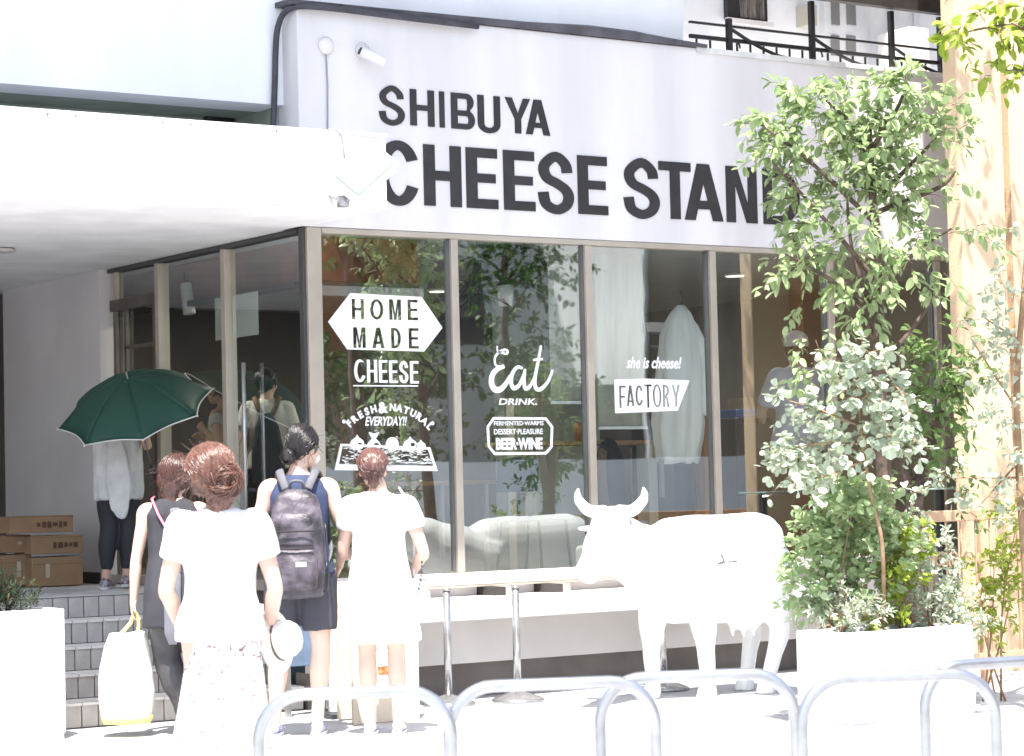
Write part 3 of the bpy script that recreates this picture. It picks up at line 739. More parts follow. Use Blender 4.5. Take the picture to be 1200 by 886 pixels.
finish(MB().add([Vector((v.x, YG-v.z, v.y)) for v in vs], fs), 'window_lettering', 'white hexagon with the words HOME MADE cut out of it, on the first big pane')
def text_px(s, x0, x1, y0, y1, bold=.02, shear=0, ext=.0015):
    """block text between two screen columns, y0 bottom / y1 top at mid column"""
    xm = (x0+x1)/2
    return MB().add(*fit_text(s, onY(x0, y0, YG).x, onY(x1, y0, YG).x, onY(xm, y0, YG).z, onY(xm, y1, YG).z, YG, bold, shear, ext))
def merge(*ms):
    o = MB()
    for m in ms: o.add(m.v, m.f)
    return o
ch = MB(); X = [(415, 428.5), (430, 442), (444, 454), (456, 466), (467.5, 478.5), (480.5, 490.5)]
for (a, b), c in zip(X, 'CHEESE'):
    z0 = onY(452, 448+(a-415)*.02, YG).z; z1 = onY(452, 421.5+(a-415)*.02, YG).z
    q = glyph_mb(c, onY(a, 430, YG).x, onY(b, 430, YG).x, z0, z1, YG, .022, .0015); ch.add(q.v, q.f)
ul = MB(); a = onY(414, 452, YG); b = onY(490, 453.5, YG); ul.box((a.x, YG-.001, a.z-.004), (b.x, YG, a.z+.004))
finish(merge(ch, ul), 'window_lettering', 'bold white word CHEESE underlined, below the white hexagon')
# arc text
def arc_text(s, cx, cy, r, a0, a1, size, bold=.05):
    mb = MB(); n = len(s)
    for i, c in enumerate(s):
        if c == ' ': continue
        a = a0+(a1-a0)*(i+(-.35 if i < 5 else (.35 if i > 5 else 0)))/(n-1)
        p = onY(cx+r*math.sin(R(a)), cy-r*math.cos(R(a))*1.0, YG)
        vs, fs = text(c, .0015, bold); w = max(v.x for v in vs)
        sz = size*(1.5 if c == '&' else 1)
        mb.add([Vector((p.x+((v.x-w/2)*math.cos(R(-a))-(v.y-.35)*math.sin(R(-a)))*sz, YG-v.z, p.z+((v.x-w/2)*math.sin(R(-a))+(v.y-.35)*math.cos(R(-a)))*sz)) for v in vs], fs)
    return mb
at_ = arc_text('FRESH&NATURAL', 455, 541, 64, -43, 47, .062)
for px, py in ((403, 494), (507, 496)):
    q = onY(px, py, YG); at_.add([Vector((q.x+.013*math.cos(2*math.pi*i/12), YG, q.z+.013*math.sin(2*math.pi*i/12))) for i in range(12)], [tuple(range(12))])
finish(at_, 'window_lettering', 'small white words FRESH & NATURAL bent in an arch on the first big pane')
finish(text_px('EVERYDAY!!', 428, 477, 499, 488, .025, .25), 'window_lettering', 'small slanted white word EVERYDAY under the arch of words')
# drawing of a cheese board
cb = thing('cheese_board_drawing', 'white drawing of a cheese board with five cheeses, low on the first big pane', 'window drawing', (onY(452, 551, YG).x, YG, onY(452, 551, YG).z))
outer = [px2(p) for p in [(392, 551), (399, 520), (504, 524), (513, 552)]]; inner = [px2(p) for p in [(397, 544), (401.5, 523), (501.5, 527), (508, 546)]]
vs, fs = flat([outer, inner], .0015); MB().add([Vector((v.x, YG-v.z, v.y)) for v in vs], fs).build('board_outline', m_vin, cb)
mb = MB(); rnd = random.Random(3)
for i in range(150):
    v = rnd.random(); u = rnd.random(); py = 524+v*20; px = (401.5-4*v)+u*(100+9*v); l = 2+rnd.random()*9
    a = onY(px, py, YG); b = onY(min(px+l, 506), py+rnd.uniform(-2.5, 2.5), YG); d = (b-a); n = Vector((-d.z, 0, d.x)); n.normalize(); n *= .0022+.002*rnd.random()
    y = Vector((0, -.0002*(i % 7), 0)); mb.add([a+n+y, b+n*.4+y, b-n*.4+y, a-n+y], [(0, 1, 2, 3)])
mb.build('hatching', m_vin, cb)
for cx, sh_ in ((418.5, 'drop'), (438, 'tie'), (459.5, 'round'), (480.5, 'drop'), (493, 'small')):
    sc = .7 if sh_ == 'small' else 1
    if sh_ == 'tie': P = [(-6, 16), (0, 14), (6, 16), (3.5, 10), (2.5, 8), (7, 3), (7.5, -2), (0, -5), (-7.5, -2), (-7, 3), (-2.5, 8), (-3.5, 10)]
    elif sh_ == 'round': P = [(7.5*math.cos(R(a)), 2+8.5*math.sin(R(a))) for a in range(0, 360, 30)]
    else: P = [(0, 12), (2, 9), (7, 5), (8, 0), (5, -4.5), (0, -6), (-5, -4.5), (-8, 0), (-7, 5), (-2, 9)]
    pts = [Vector((*px2((cx+x*sc, 521.5-y*sc+(cx-418)*.03)), 0)) for x, y in P]; pp = crom([(p.x, p.y) for p in pts], 4, True)
    lo = [[(p.x, p.y) for p in pp]]
    if sh_ in ('drop', 'tie'):
        c = px2((cx+3, 521)); lo.append([(c[0]+.018*math.cos(R(a)), c[1]+.012*math.sin(R(a))) for a in range(0, 360, 40)])
    vs, fs = flat(lo, .0015); MB().add([Vector((v.x, YG-.0022-v.z, v.y)) for v in vs], fs).build('cheese', m_vin, cb)
# Eat (brush script)
ks = 100/611.
def brush(P, w, k=8, dy=0, vary=None):
    pts = crom([px2((560+x*ks, 395+y*ks)) for x, y in P], k); o = strip(pts, w, vary)
    n = len(pts); vs = [Vector((x, YG-dy, z)) for x, z in o]; fs = [(i, i+1, 2*n-2-i, 2*n-1-i) for i in range(n-1)]
    return MB().add(vs, fs)
va = lambda t: .75+.5*math.sin(math.pi*t)
eat = merge(
    brush([(138, 62), (142, 100), (170, 112), (205, 120), (212, 100), (190, 92), (150, 110), (122, 150), (128, 200), (165, 212), (190, 208)], .014, dy=.0004, vary=va),
    brush([(190, 208), (140, 230), (105, 270), (98, 330), (120, 372), (160, 375), (200, 335), (235, 275)], .034, dy=0, vary=va),
    brush([(320, 225), (285, 215), (250, 255), (238, 320), (255, 365), (295, 345), (325, 280), (338, 228)], .024, dy=.0008, vary=va),
    brush([(338, 228), (330, 300), (338, 365), (370, 355), (405, 290)], .023, dy=.0012, vary=va),
    brush([(452, 60), (432, 170), (408, 300), (415, 365), (450, 372), (500, 320), (535, 235)], .023, dy=.0016, vary=va),
    brush([(395, 165), (430, 160), (465, 158)], .016, dy=.002))
finish(eat, 'window_lettering', 'large white brush script word Eat on the second pane')
finish(text_px('DRINK.', 584.5, 629.5, 474.5, 467, .02, .15), 'window_lettering', 'small white word DRINK under the brush script word')
o_ = [px2((560+x*ks, 395+y*ks)) for x, y in [(62, 640), (110, 572), (490, 575), (540, 640), (535, 790), (490, 842), (118, 845), (70, 785)]]
i_ = [px2((560+x*ks, 395+y*ks)) for x, y in [(80, 645), (118, 592), (482, 594), (522, 645), (518, 782), (482, 822), (125, 825), (87, 780)]]
vs, fs = flat([o_, i_], .0015); fr_ = MB().add([Vector((v.x, YG-v.z, v.y)) for v in vs], fs)
finish(merge(fr_, text_px('FERMENTED·WARMS', 579, 637, 498.5, 493.5, .02), text_px('DESSERT·PLEASURE', 579, 636, 509, 502.5, .02), text_px('BEER·WINE', 581.5, 636, 527, 513, .05)),
       'window_lettering', 'white framed plaque with BEER WINE in bold on the second pane')
# FACTORY banner
kf = 120/1181
fx = lambda x, y: px2((710+x*kf, 400+y*kf))
loops = [[fx(95, 440), fx(450, 430), fx(965, 450), fx(830, 800), fx(500, 815), fx(108, 830)]]
for c, a, b, y0, y1 in [('F', 158, 235, 770, 512), ('A', 242, 330, 748, 510), ('C', 345, 432, 742, 508), ('T', 445, 535, 765, 498), ('O', 545, 645, 762, 495), ('R', 662, 735, 758, 500), ('Y', 765, 860, 752, 500)]:
    x0, z0 = fx(a, y0); x1, _ = fx(b, y0); _, z1 = fx(a, y1); loops += place_glyph(c, x0, x1, z0, z1, .017)
vs, fs = flat(loops, .0015)
finish(MB().add([Vector((v.x, YG-v.z, v.y)) for v in vs], fs), 'window_lettering', 'white banner with the word FACTORY cut out of it on the third pane')
finish(text_px('she is cheese!', 734, 799, 432, 418, .03, .3), 'window_lettering', 'small white handwritten words above the FACTORY banner')

# ------------------------------------------------------------------ things on the fascia and canopy
# cable from the canopy roof up and along the fascia top
m_cab = M('dark cable sleeve', (.05, .048, .06), .6, .1, 10)
P = [onY(320, 150, .12), onY(322, 100, .12), onY(323, 60, .12), onY(325, 35, .1), onY(331, 18, .06), onY(342, 9, -.03), onY(360, 7.5, -.1), onY(400, 11, -.1), onY(470, 20, -.1), onY(560, 31, -.1)]
P = [Vector(p) for p in crom([tuple(p) for p in P], 5)]
MB().tube(P, .02, 8).build('cable', m_cab, smooth=True, label='thick dark cable climbing the wall corner and running along the top of the sign', cat='cable')
q = onY(381, 54, YF)
t = thing('ceramic_disc', 'small round white fitting on the fascia with a thin wire hanging from it', 'wall fitting', tuple(q))
MB().lathe([(.001, 0), (.05, 0), (.055, .015), (.04, .03), (.001, .035)]).xform(Matrix.Translation(q) @ Matrix.Rotation(R(90), 4, 'X')).build('disc', m_white, t, smooth=True)
MB().tube([q+Vector((.0, -.01, -.04)), onY(384, 100, YF-.012), onY(384, 153, YF-.012)], .005, 6).build('wire', M('grey wire', (.3, .3, .33), .5), t, smooth=True)
q = onY(432, 68, YF-.08)
t = thing('security_camera', 'small white security camera on the fascia above the shop name', 'camera', tuple(q))
q2 = onY(424, 60, YF)
MB().lathe([(.001, 0), (.05, 0), (.05, .02), (.001, .02)]).xform(Matrix.Translation(q2) @ Matrix.Rotation(R(90), 4, 'X')).build('mount', m_white, t, smooth=True)
MB().tube([q2, q+Vector((0, 0, .01))], .014, 8).build('arm', m_white, t, smooth=True)
MB().tube([q+Vector((-.05, .01, .04)), q+Vector((.09, -.05, -.03))], .034, 14).build('housing', m_white, t, smooth=True, bevel=.004)
MB().tube([q+Vector((-.06, .01, .045)), q+Vector((-.049, .008, .0395))], .024, 14).build('lens', m_black, t)
# flood lamp at the canopy end
q = onY(425, 205, -1.05)
t = thing('flood_lamp', 'white tilted flood lamp on a bracket at the end of the canopy', 'lamp', tuple(q))
c = onY(427, 203, -1.22); ax = Vector((.62, -.1, .55)).normalized(); ay = Vector((.4, .7, -.3)); ay = (ay-ax*ay.dot(ax)).normalized(); az = ax.cross(ay)
m_lamp = M('white lamp housing', (.80, .81, .80), .4, .05, 8)
MB().obox(c, ax*.17, ay*.05, az*.11).build('housing', m_lamp, t, bevel=.015)
MB().obox(c-ay*.056, ax*.15, ay*.006, az*.095).build('glass_front', M('lamp glass', (.3, .36, .34), .15), t, bevel=.004)
for k in range(5): MB().obox(c+ay*.065+ax*(-.12+.06*k), ax*.004, ay*.015, az*.09).build('cooling_fin', m_lamp, t)
e = onY(402, 236, -1.12)
MB().tube([c-az*.1+ax*-.1, e, Vector((e.x-.02, -1.0, e.z+.05))], .012, 8).build('bracket', M('steel bracket', (.35, .36, .36), .4, metal=.6), t, smooth=True)
MB().lathe([(.001, -.03), (.035, -.03), (.035, .03), (.001, .03)], e, 14).build('knuckle', M('steel bracket'), t, smooth=True)
P = crom([tuple(onY(*p)) for p in [(384, 153, -1.02), (392, 152, -1.03), (400, 160, -1.03), (404, 185, -1.02)]], 6)
MB().tube(P, .006, 6).build('lamp_wire', M('grey wire'), t, smooth=True)

# ------------------------------------------------------------------ hanging plant inside the second window
# (leaves come from the plant builder below)

# ------------------------------------------------------------------ steel hoops in front
m_galv = M('galvanised tube', (.45, .46, .48), .28, .06, 12, metal=.85)
def hoop(pxl, pyl, pxr, pyr, lab, HH=.70):
    a = onZ(pxl, pyl, HH); b = onZ(pxr, pyr, HH); a.z = b.z = 0
    d = (b-a).normalized(); r = .0205; rad = .15; up = Vector((0, 0, 1))
    P = [a+up*-.05, a+up*.2, a+up*(HH-rad-.02)]+[a+d*(rad-rad*math.cos(R(t)))+up*(HH-rad+rad*math.sin(R(t))) for t in range(0, 91, 10)]
    P += [b-d*(rad-rad*math.sin(R(t)))+up*(HH-rad+rad*math.cos(R(t))) for t in range(0, 91, 10)]+[b+up*(HH-rad-.02), b+up*.2, b+up*-.05]
    t = thing('guard_hoop', lab, 'guard rail', tuple(a), 'bent steel guard hoops along the kerb')
    MB().tube(P, r, 16, upv=d.cross(up)).build('tube', m_galv, t, smooth=True)
    for q in (a, b): MB().lathe([(.001, .001), (.06, .001), (.062, .006), (.03, .014), (.001, .014)], q, 16).build('foot_plate', m_galv, t, smooth=True)
hoop(302, 815, 528, 808, 'leftmost steel hoop, standing in front of the person in the patterned skirt')
hoop(525, 806, 767, 797, 'steel hoop second from the left, in front of the round barrier bases')
hoop(702, 796, 930, 788, 'steel hoop set further back, in front of the legs of the white cow')
hoop(938, 797, 1165, 788, 'steel hoop in front of the white planter on the right')
hoop(1082, 782, 1300, 768, 'rightmost steel hoop, cut off by the edge of the photograph')

# ------------------------------------------------------------------ barrier posts
m_chr = M('polished steel', (.42, .42, .42), .25, .05, 10, metal=.8)
def stanchion(px, pyb, pyt, D, lab):
    q = spot(px, D); t = thing('barrier_post', lab, 'barrier post', (q.x, q.y, 0), 'steel barrier posts by the ledge')
    top = 1.35-(pyt-578)/FPX*D
    MB().lathe([(.001, .001), (.165, .001), (.168, .012), (.15, .025), (.08, .05), (.03, .068), (.001, .07)], (q.x, q.y, 0), 32).build('base', m_chr, t, smooth=True)
    MB().tube([(q.x, q.y, .06), (q.x, q.y, top)], .024, 16).build('pole', m_chr, t, smooth=True)
    MB().lathe([(.001, top), (.028, top), (.028, top+.015), (.001, top+.018)], (q.x, q.y, 0), 16).build('cap', m_chr, t, smooth=True)
stanchion(526, 835, 699, 14.6, 'left steel barrier post with domed base, beside the person in the white dress')
stanchion(607, 832, 698, 14.75, 'middle steel barrier post with domed base under the second window')
stanchion(778, 830, 748, 15.3, 'steel barrier post half hidden behind the legs of the white cow')

# ------------------------------------------------------------------ cardboard boxes on the platform
def carton(px0, px1, py0, py1, Y, dz, lab, hl=False):
    a = onY(px0, py1, Y); b = onY(px1, py0, Y)
    t = thing('cardboard_box', lab, 'box', ((a.x+b.x)/2, Y, a.z), 'cardboard boxes by the entrance')
    m = M('brown cardboard', (.30, .19, .11), .85, .06, 5, bump=.1)
    MB().box((a.x, Y, a.z), (b.x, Y+.32, b.z-.003)).build('carton', m, t, bevel=.006)
    MB().box((a.x+.002, Y-.002, (a.z+b.z)/2+.05), (b.x-.002, Y-.001, (a.z+b.z)/2+.052)).build('seam', M('box print', (.10, .05, .03), .8), t)
    if hl:
        w = b.x-a.x; z = (a.z+b.z)/2; rnd = random.Random(int(px0*7+py0)); mb = MB(); x = a.x+w*.42
        while x < b.x-.05:
            l = rnd.uniform(.015, .04); h = rnd.uniform(.015, .028); mb.box((x, Y-.003, z-h), (x+l, Y-.001, z+h*.6)); x += l+.012
        mb.build('print', M('box print'), t)
    else: MB().box((a.x+.1, Y-.003, a.z+.06), (a.x+.13, Y-.001, b.z-.05)).build('tape', M('pale tape', (.5, .42, .33), .4), t)
Yb = onZ(60, 688, zp).y
ma = onY(5, 688, Yb)
carton(38, 97, 651, 688, Yb, 0, 'bottom front cardboard box in the stack by the entrance wall')
carton(4, 37, 649, 687, Yb+.12, 0, 'bottom left cardboard box, leaning against the larger box in the stack')
carton(37, 97, 626, 650, Yb+.0, 0, 'middle right cardboard box with dark printing, second in the stack', True)
carton(5, 36, 626, 648.5, Yb+.12, 0, 'middle left cardboard box, on the bottom left one')
carton(12, 86, 603, 625.5, Yb+.02, 0, 'top cardboard box with dark printing on the stack by the entrance wall', True)

# ------------------------------------------------------------------ planters
m_pl = M('white planter paint', (.80, .80, .81), .6, .03, 1.5, bump=.1, bs=80)
m_soil = M('dark potting soil', (.05, .035, .025), .95, .3, 20, bump=.8, bs=60)
def planter(x0, x1, y0, y1, h, lab, plinth=True):
    t = thing('planter', lab, 'planter', ((x0+x1)/2, (y0+y1)/2, 0))
    w = .05; mb = MB(); mb.box((x0, y0, .035), (x1, y0+w, h)); mb.box((x0, y1-w, .035), (x1, y1, h)); mb.box((x0, y0+w, .035), (x0+w, y1-w, h)); mb.box((x1-w, y0+w, .035), (x1, y1-w, h))
    mb.build('box', m_pl, t, bevel=.008)
    MB().box((x0+w, y0+w, .05), (x1-w, y1-w, h-.05)).build('soil', m_soil, t)
    MB().box((x0+.01, y0+.01, 0), (x1-.01, y1-.01, .034)).build('plinth', M('grey plinth', (.55, .55, .57), .8), t)
    return t
q = onZ(78, 866, 0); lpx = q.x; lpy = q.y; lph = onY(40, 715, lpy).z
planter(lpx-1.6, lpx, lpy, lpy+.6, lph, 'white box planter with a low dark conifer at the left edge of the picture')
q = onZ(1130, 843, 0); q2 = onY(934, 800, q.y); rpx0, rpx1, rpy = q2.x, onY(1143, 800, q.y).x, q.y; rph = onY(1000, 742, rpy).z
rpx0 = onY(934, 800, rpy+.42).x
planter(rpx0, rpx1, rpy, rpy+.42, rph, 'large white box planter full of shrubs and a small tree, behind the hoops')

# ------------------------------------------------------------------ sign board behind the person in the white dress
q0 = spot(413, 13.55); q1 = spot(490, 13.75)
t = thing('signboard', 'pale wooden signboard with a white poster standing behind the person in the white dress', 'signboard', tuple((q0+q1)/2))
t.location.z = 0
ax = (q1-q0); ax.z = 0; Wd = ax.length; ax.normalize(); n = Vector((ax.y, -ax.x, 0)); zt2 = .86
m_ply = M('pale ply board', (.74, .64, .50), .6, .06, 3)
c = (q0+q1)/2; c.z = 0
MB().obox(c+Vector((0, 0, zt2/2)), ax*(Wd/2), n*.012, Vector((0, 0, zt2/2))).build('board', m_ply, t, bevel=.004)
for s in (-1, 1): MB().obox(c+ax*s*(Wd/2-.015)+n*.016+Vector((0, 0, zt2/2)), ax*.015, n*.006, Vector((0, 0, zt2/2))).build('frame_stile', m_ply, t)
MB().obox(c+n*.014-ax*.03+Vector((0, 0, .5)), ax*(Wd/2-.07), n*.002, Vector((0, 0, .3))).build('poster', m_vin, t)
MB().obox(c+n*.018-ax*.0+Vector((0, 0, .30)), ax*.05, n*.002, Vector((0, 0, .025))).build('poster_picture', M('orange food print', (.5, .22, .08), .5, .3, 40), t)
for k, w in enumerate((.10, .08, .09)): MB().obox(c+n*.018+Vector((0, 0, .40+.03*k)), ax*w, n*.0015, Vector((0, 0, .004))).build('poster_line', M('grey print', (.4, .4, .4), .6), t)
MB().obox(c-n*.25+Vector((0, 0, zt2/2-.02)), ax*(Wd/2-.02), n*.01, Vector((0, 0, zt2/2-.03))).build('rear_leg', m_ply, t)
# white notice stand and blue rack behind the person with the backpack
q = spot(402, 14.0)
t = thing('notice_stand', 'narrow white upright notice stand between the backpack wearer and the white dress', 'stand', (q.x, q.y, 0))
MB().box((q.x-.07, q.y, .03), (q.x+.03, q.y+.04, .80)).build('panel', m_vin, t, bevel=.006)
MB().box((q.x-.12, q.y-.08, 0), (q.x+.08, q.y+.12, .029)).build('foot', M('dark steel'), t, bevel=.004)
q = spot(365, 14.15); m_blu = M('steel blue canvas', (.13, .19, .28), .8, .1, 8)
t = thing('folded_banner', 'steel blue sloping banner standing behind the legs of the backpack wearer', 'banner', (q.x, q.y, 0))
MB().prism([(q.x-.19, .30), (q.x+.16, .30), (q.x+.16, .74), (q.x+.05, .74), (q.x-.19, .42)], q.y, q.y+.03).build('cloth', m_blu, t, bevel=.004)
for dx in (-.15, .13): MB().bar((q.x+dx, q.y+.015, 0), (q.x+dx, q.y+.015, .30), .03, .03).build('leg', m_chr, t)
q = spot(394, 14.3); mb = MB()
t = thing('umbrella_rack', 'dark umbrella rack holding blue and white umbrellas on the ground beside the steps', 'umbrella rack', (q.x, q.y, 0))
for k in range(4): MB().tube([(q.x-.07+.045*k, q.y, .02), (q.x-.065+.045*k, q.y, .27+.02*(k % 2))], [.012, .02], 8).build('folded_umbrella', (m_blu, m_black, m_white2, M('dark steel'))[k], t, smooth=True)
MB().box((q.x-.1, q.y-.04, 0), (q.x+.1, q.y+.04, .03)).build('tray', M('dark steel'), t)

# ------------------------------------------------------------------ iron fence and ochre building at the right
pil = thing('ochre_building', 'sunlit cream and ochre rendered pillar of the neighbouring building', 'building', (4.6, -1.2, 0))
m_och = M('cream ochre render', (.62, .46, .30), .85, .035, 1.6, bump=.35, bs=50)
m_och_shade = M('shaded ochre render', (.48, .26, .12), .85, .04, 1.6, bump=.35, bs=50)  # shaded side of the pillar, its shade put into the colour
YP = -1.2; a = onY(1128, 300, YP); b = onY(1180, 300, YP)
MB().box((a.x, YP, -.1), (b.x, YP+.14, 9)).build('pillar', m_och, pil, bevel=.01)
MB().box((b.x-.05, YP+.141, -.1), (b.x+.12, YP+.3, 9)).build('pillar_return', m_och_shade, pil)
MB().box((b.x+.121, YP+.06, -.1), (b.x+4, YP+.3, 9)).build('wall', m_och, pil)
YFn = onZ(1100, 700, .0).y
YFn = -1.75
zr = onY(1130, 604, YFn).z
fen = thing('iron_fence', 'ochre painted iron fence with scrolls behind the white planter', 'fence', (onY(1130, 604, YFn).x, YFn, 0))
m_fe = M('ochre painted iron', (.52, .34, .21), .5, .08, 6)
x0 = onY(1030, 600, YFn).x; x1 = onY(1200, 600, YFn).x+.8
MB().box((x0, YFn-.025, zr-.035), (x1, YFn+.025, zr+.035)).build('top_rail', m_fe, fen, bevel=.006)
zs1 = onY(1150, 640, YFn).z; zs0 = onY(1150, 668, YFn).z
zl = .18
MB().box((x0, YFn-.015, zl-.02), (x1, YFn+.015, zl+.02)).build('bottom_rail', m_fe, fen, bevel=.004)
x = x0+.05; i = 0
while x < x1:
    MB().bar((x, YFn, zl+.02), (x, YFn, zr-.035), .010, .010).build('bar', m_fe, fen)
    if i % 1 == 0 and x+.13 < x1:
        cx = x+.065; cz = (zs0+zs1)/2; P = []
        for j in range(28):
            a = R(j*20-60); r = .052*(1-j/34); P.append((cx+.0+r*math.cos(a)*(1 if i % 2 else -1), YFn, cz+r*1.15*math.sin(a)))
        MB().tube(P, .009, 6).build('scroll', m_fe, fen, smooth=True)
    x += .13; i += 1
for x in (onY(1152, 700, YFn).x, x1): MB().bar((x, YFn+.0, 0), (x, YFn, zr+.034), .04, .055).build('fence_post', m_fe, fen)
# green glass balustrade strip behind the shrubs
a = onY(985, 575, -.5); b = onY(1118, 573, -.5)
t = thing('glass_table', 'glass topped outdoor table behind the shrubs', 'table', ((a.x+b.x)/2, -.5, 0))
MB().box((a.x, -.62, a.z-.012), (b.x, -.3, a.z)).build('table_top', M('green glass edge', (.45, .6, .55), .15), t, bevel=.003)
for x in (a.x+.1, b.x-.1): MB().bar((x, -.46, 0), (x, -.46, a.z-.013), .04, .04).build('leg', M('dark steel'), t)
# ================================================================== THE COW
q = spot(838, 14.85)
cow = thing('cow_statue', 'life sized glossy white cow statue with horns, standing side on in front of the windows', 'statue', (0, 0, 0))
m_cow = M('glossy white statue paint', (.90, .90, .885), .3, .012, 1.5, coat=.3)
mb = MB(); rr = []
for x, zc, rz, ry in [(-.56, .86, .06, .05), (-.54, .85, .15, .11), (-.47, .84, .27, .18), (-.34, .83, .345, .225), (-.15, .835, .355, .245), (.05, .825, .36, .25), (.2, .835, .355, .245), (.33, .86, .335, .235), (.42, .89, .28, .2), (.47, .92, .19, .14), (.495, .94, .08, .06)]:
    rr.append([Vector((x, ry*math.copysign(abs(math.cos(a))**.9, math.cos(a)), zc+rz*math.copysign(abs(math.sin(a))**.9, math.sin(a)))) for a in [2*math.pi*k/28 for k in range(28)]])
mb.loft(rr)
mb.limb([(-.36, .0, .84), (-.56, -.04, .93), (-.74, -.10, 1.04), (-.86, -.15, 1.12)], [.27, .215, .155, .11], 20)
mb.limb([(-.52, -.03, .70), (-.66, -.07, .80), (-.82, -.13, .93)], [.08, .075, .06], 12)
hd = Vector((-.88, -.47, 0)); hp = Vector((-.47, .88, 0))
pl = Vector((-.86, -.15, 1.14)); mz = Vector((-1.13, -.30, .87))
mb.limb([pl, pl.lerp(mz, .4), pl.lerp(mz, .78), mz], [.125, .112, .085, .082], 20)
mb.ell(pl+Vector((0, 0, .05)), (.10, .11, .07), Matrix.Rotation(R(28), 3, 'Z'))
mb.ell(mz+hd*.01, (.085, .085, .07), Matrix.Rotation(R(28), 3, 'Z'))
for s in (-1, 1):
    mb.ell(pl.lerp(mz, .38)+hp*s*.085+Vector((0, 0, .03)), (.035, .035, .03))     # brow
    mb.ell(mz+hd*.07+hp*s*.035+Vector((0, 0, .02)), (.02, .02, .02))
# udder
mb.ell((.22, -.02, .50), (.13, .12, .09))
for dx, dy in ((.18, -.06), (.26, -.06), (.18, .05), (.26, .05)): mb.limb([(dx, dy, .45), (dx, dy, .38)], [.025, .014], 8)
# legs
mb.limb([(-.24, -.13, .72), (-.20, -.15, .50), (-.185, -.15, .30), (-.175, -.15, .11), (-.18, -.15, .04)], [.14, .085, .056, .046, .06], 16)
mb.limb([(-.34, .13, .74), (-.36, .15, .52), (-.375, .15, .31), (-.37, .15, .12), (-.38, .15, .04)], [.15, .09, .056, .046, .06], 16)
mb.limb([(.33, -.13, .80), (.34, -.15, .60), (.395, -.15, .42), (.34, -.15, .24), (.30, -.15, .12), (.28, -.15, .04)], [.19, .13, .066, .05, .046, .06], 16)
mb.limb([(.31, .13, .80), (.33, .15, .60), (.41, .15, .42), (.385, .15, .24), (.365, .15, .12), (.35, .15, .04)], [.19, .13, .066, .05, .046, .06], 16)
for x, y in ((-.18, -.15), (-.38, .15), (.28, -.15), (.35, .15)): mb.lathe([(.001, .0), (.066, .0), (.05, .07), (.001, .08)], (x-.012, y, 0), 14)
fuse(mb, 'body', m_cow, cow, .011, 8)
for s in (-1, 1):
    b0 = pl+Vector((0, 0, .09))+hp*s*.05
    MB().limb([b0, b0+hp*s*.09+Vector((0, 0, .005)), b0+hp*s*.155+Vector((0, 0, .06)), b0+hp*s*.172+Vector((0, 0, .10)), b0+hp*s*.168+Vector((0, 0, .14))], [.042, .038, .031, .022, .010], 14).build('horn', m_cow, cow, smooth=True)
    e0 = pl+hp*s*.09+Vector((0, 0, .0)); mbe = MB()
    mbe.ell(e0+hp*s*.06+Vector((0, 0, -.015)), (.035, .075, .018), Matrix.Rotation(math.atan2(hp.y, hp.x)-math.pi/2, 3, 'Z')); mbe.build('ear', m_cow, cow, smooth=True)
    MB().ell(pl.lerp(mz, .42)+hp*s*.098+Vector((0, 0, .028)), (.014, .014, .014)).build('eye', M('statue eye', (.3, .3, .28), .3), cow, smooth=True)
MB().limb([(.47, 0, 1.10), (.515, -.02, 1.05), (.525, -.03, .85), (.51, -.03, .62)], [.035, .026, .02, .018], 10).build('tail', m_cow, cow, smooth=True)
MB().limb([(.51, -.03, .64), (.515, -.03, .54), (.505, -.03, .45)], [.022, .035, .008], 10).build('tail_tuft', m_cow, cow, smooth=True)
# faint grey mark on the flank: a few thin strokes
mk = MB()
for a, b, w in (((-.20, 1.03), (-.185, .96), .004), ((-.13, 1.0), (-.12, .92), .005), ((-.115, .93), (-.10, .88), .008), ((-.15, .875), (-.10, .885), .012), ((-.10, .885), (-.03, .885), .005), ((-.06, .955), (-.055, .92), .006), ((-.05, 1.02), (-.02, .89), .004), ((-.03, .885), (.0, .885), .008)):
    n = 6; pts = []
    for i in range(n+1):
        x = a[0]+(b[0]-a[0])*i/n; z = a[1]+(b[1]-a[1])*i/n
        ry = .2455; rz = .357; zc = .833; y = -ry*max(.0, 1-abs((z-zc)/rz)**2.2)**.45-.004; pts.append((x, y, z))
    mk.tube(pts, w/2, 6)
mk.build('flank_mark', M('grey flank print', (.12, .12, .12), .6), cow)
cow.location = (q.x+.01, q.y, 0); cow.scale = (1.04, 1, .96)

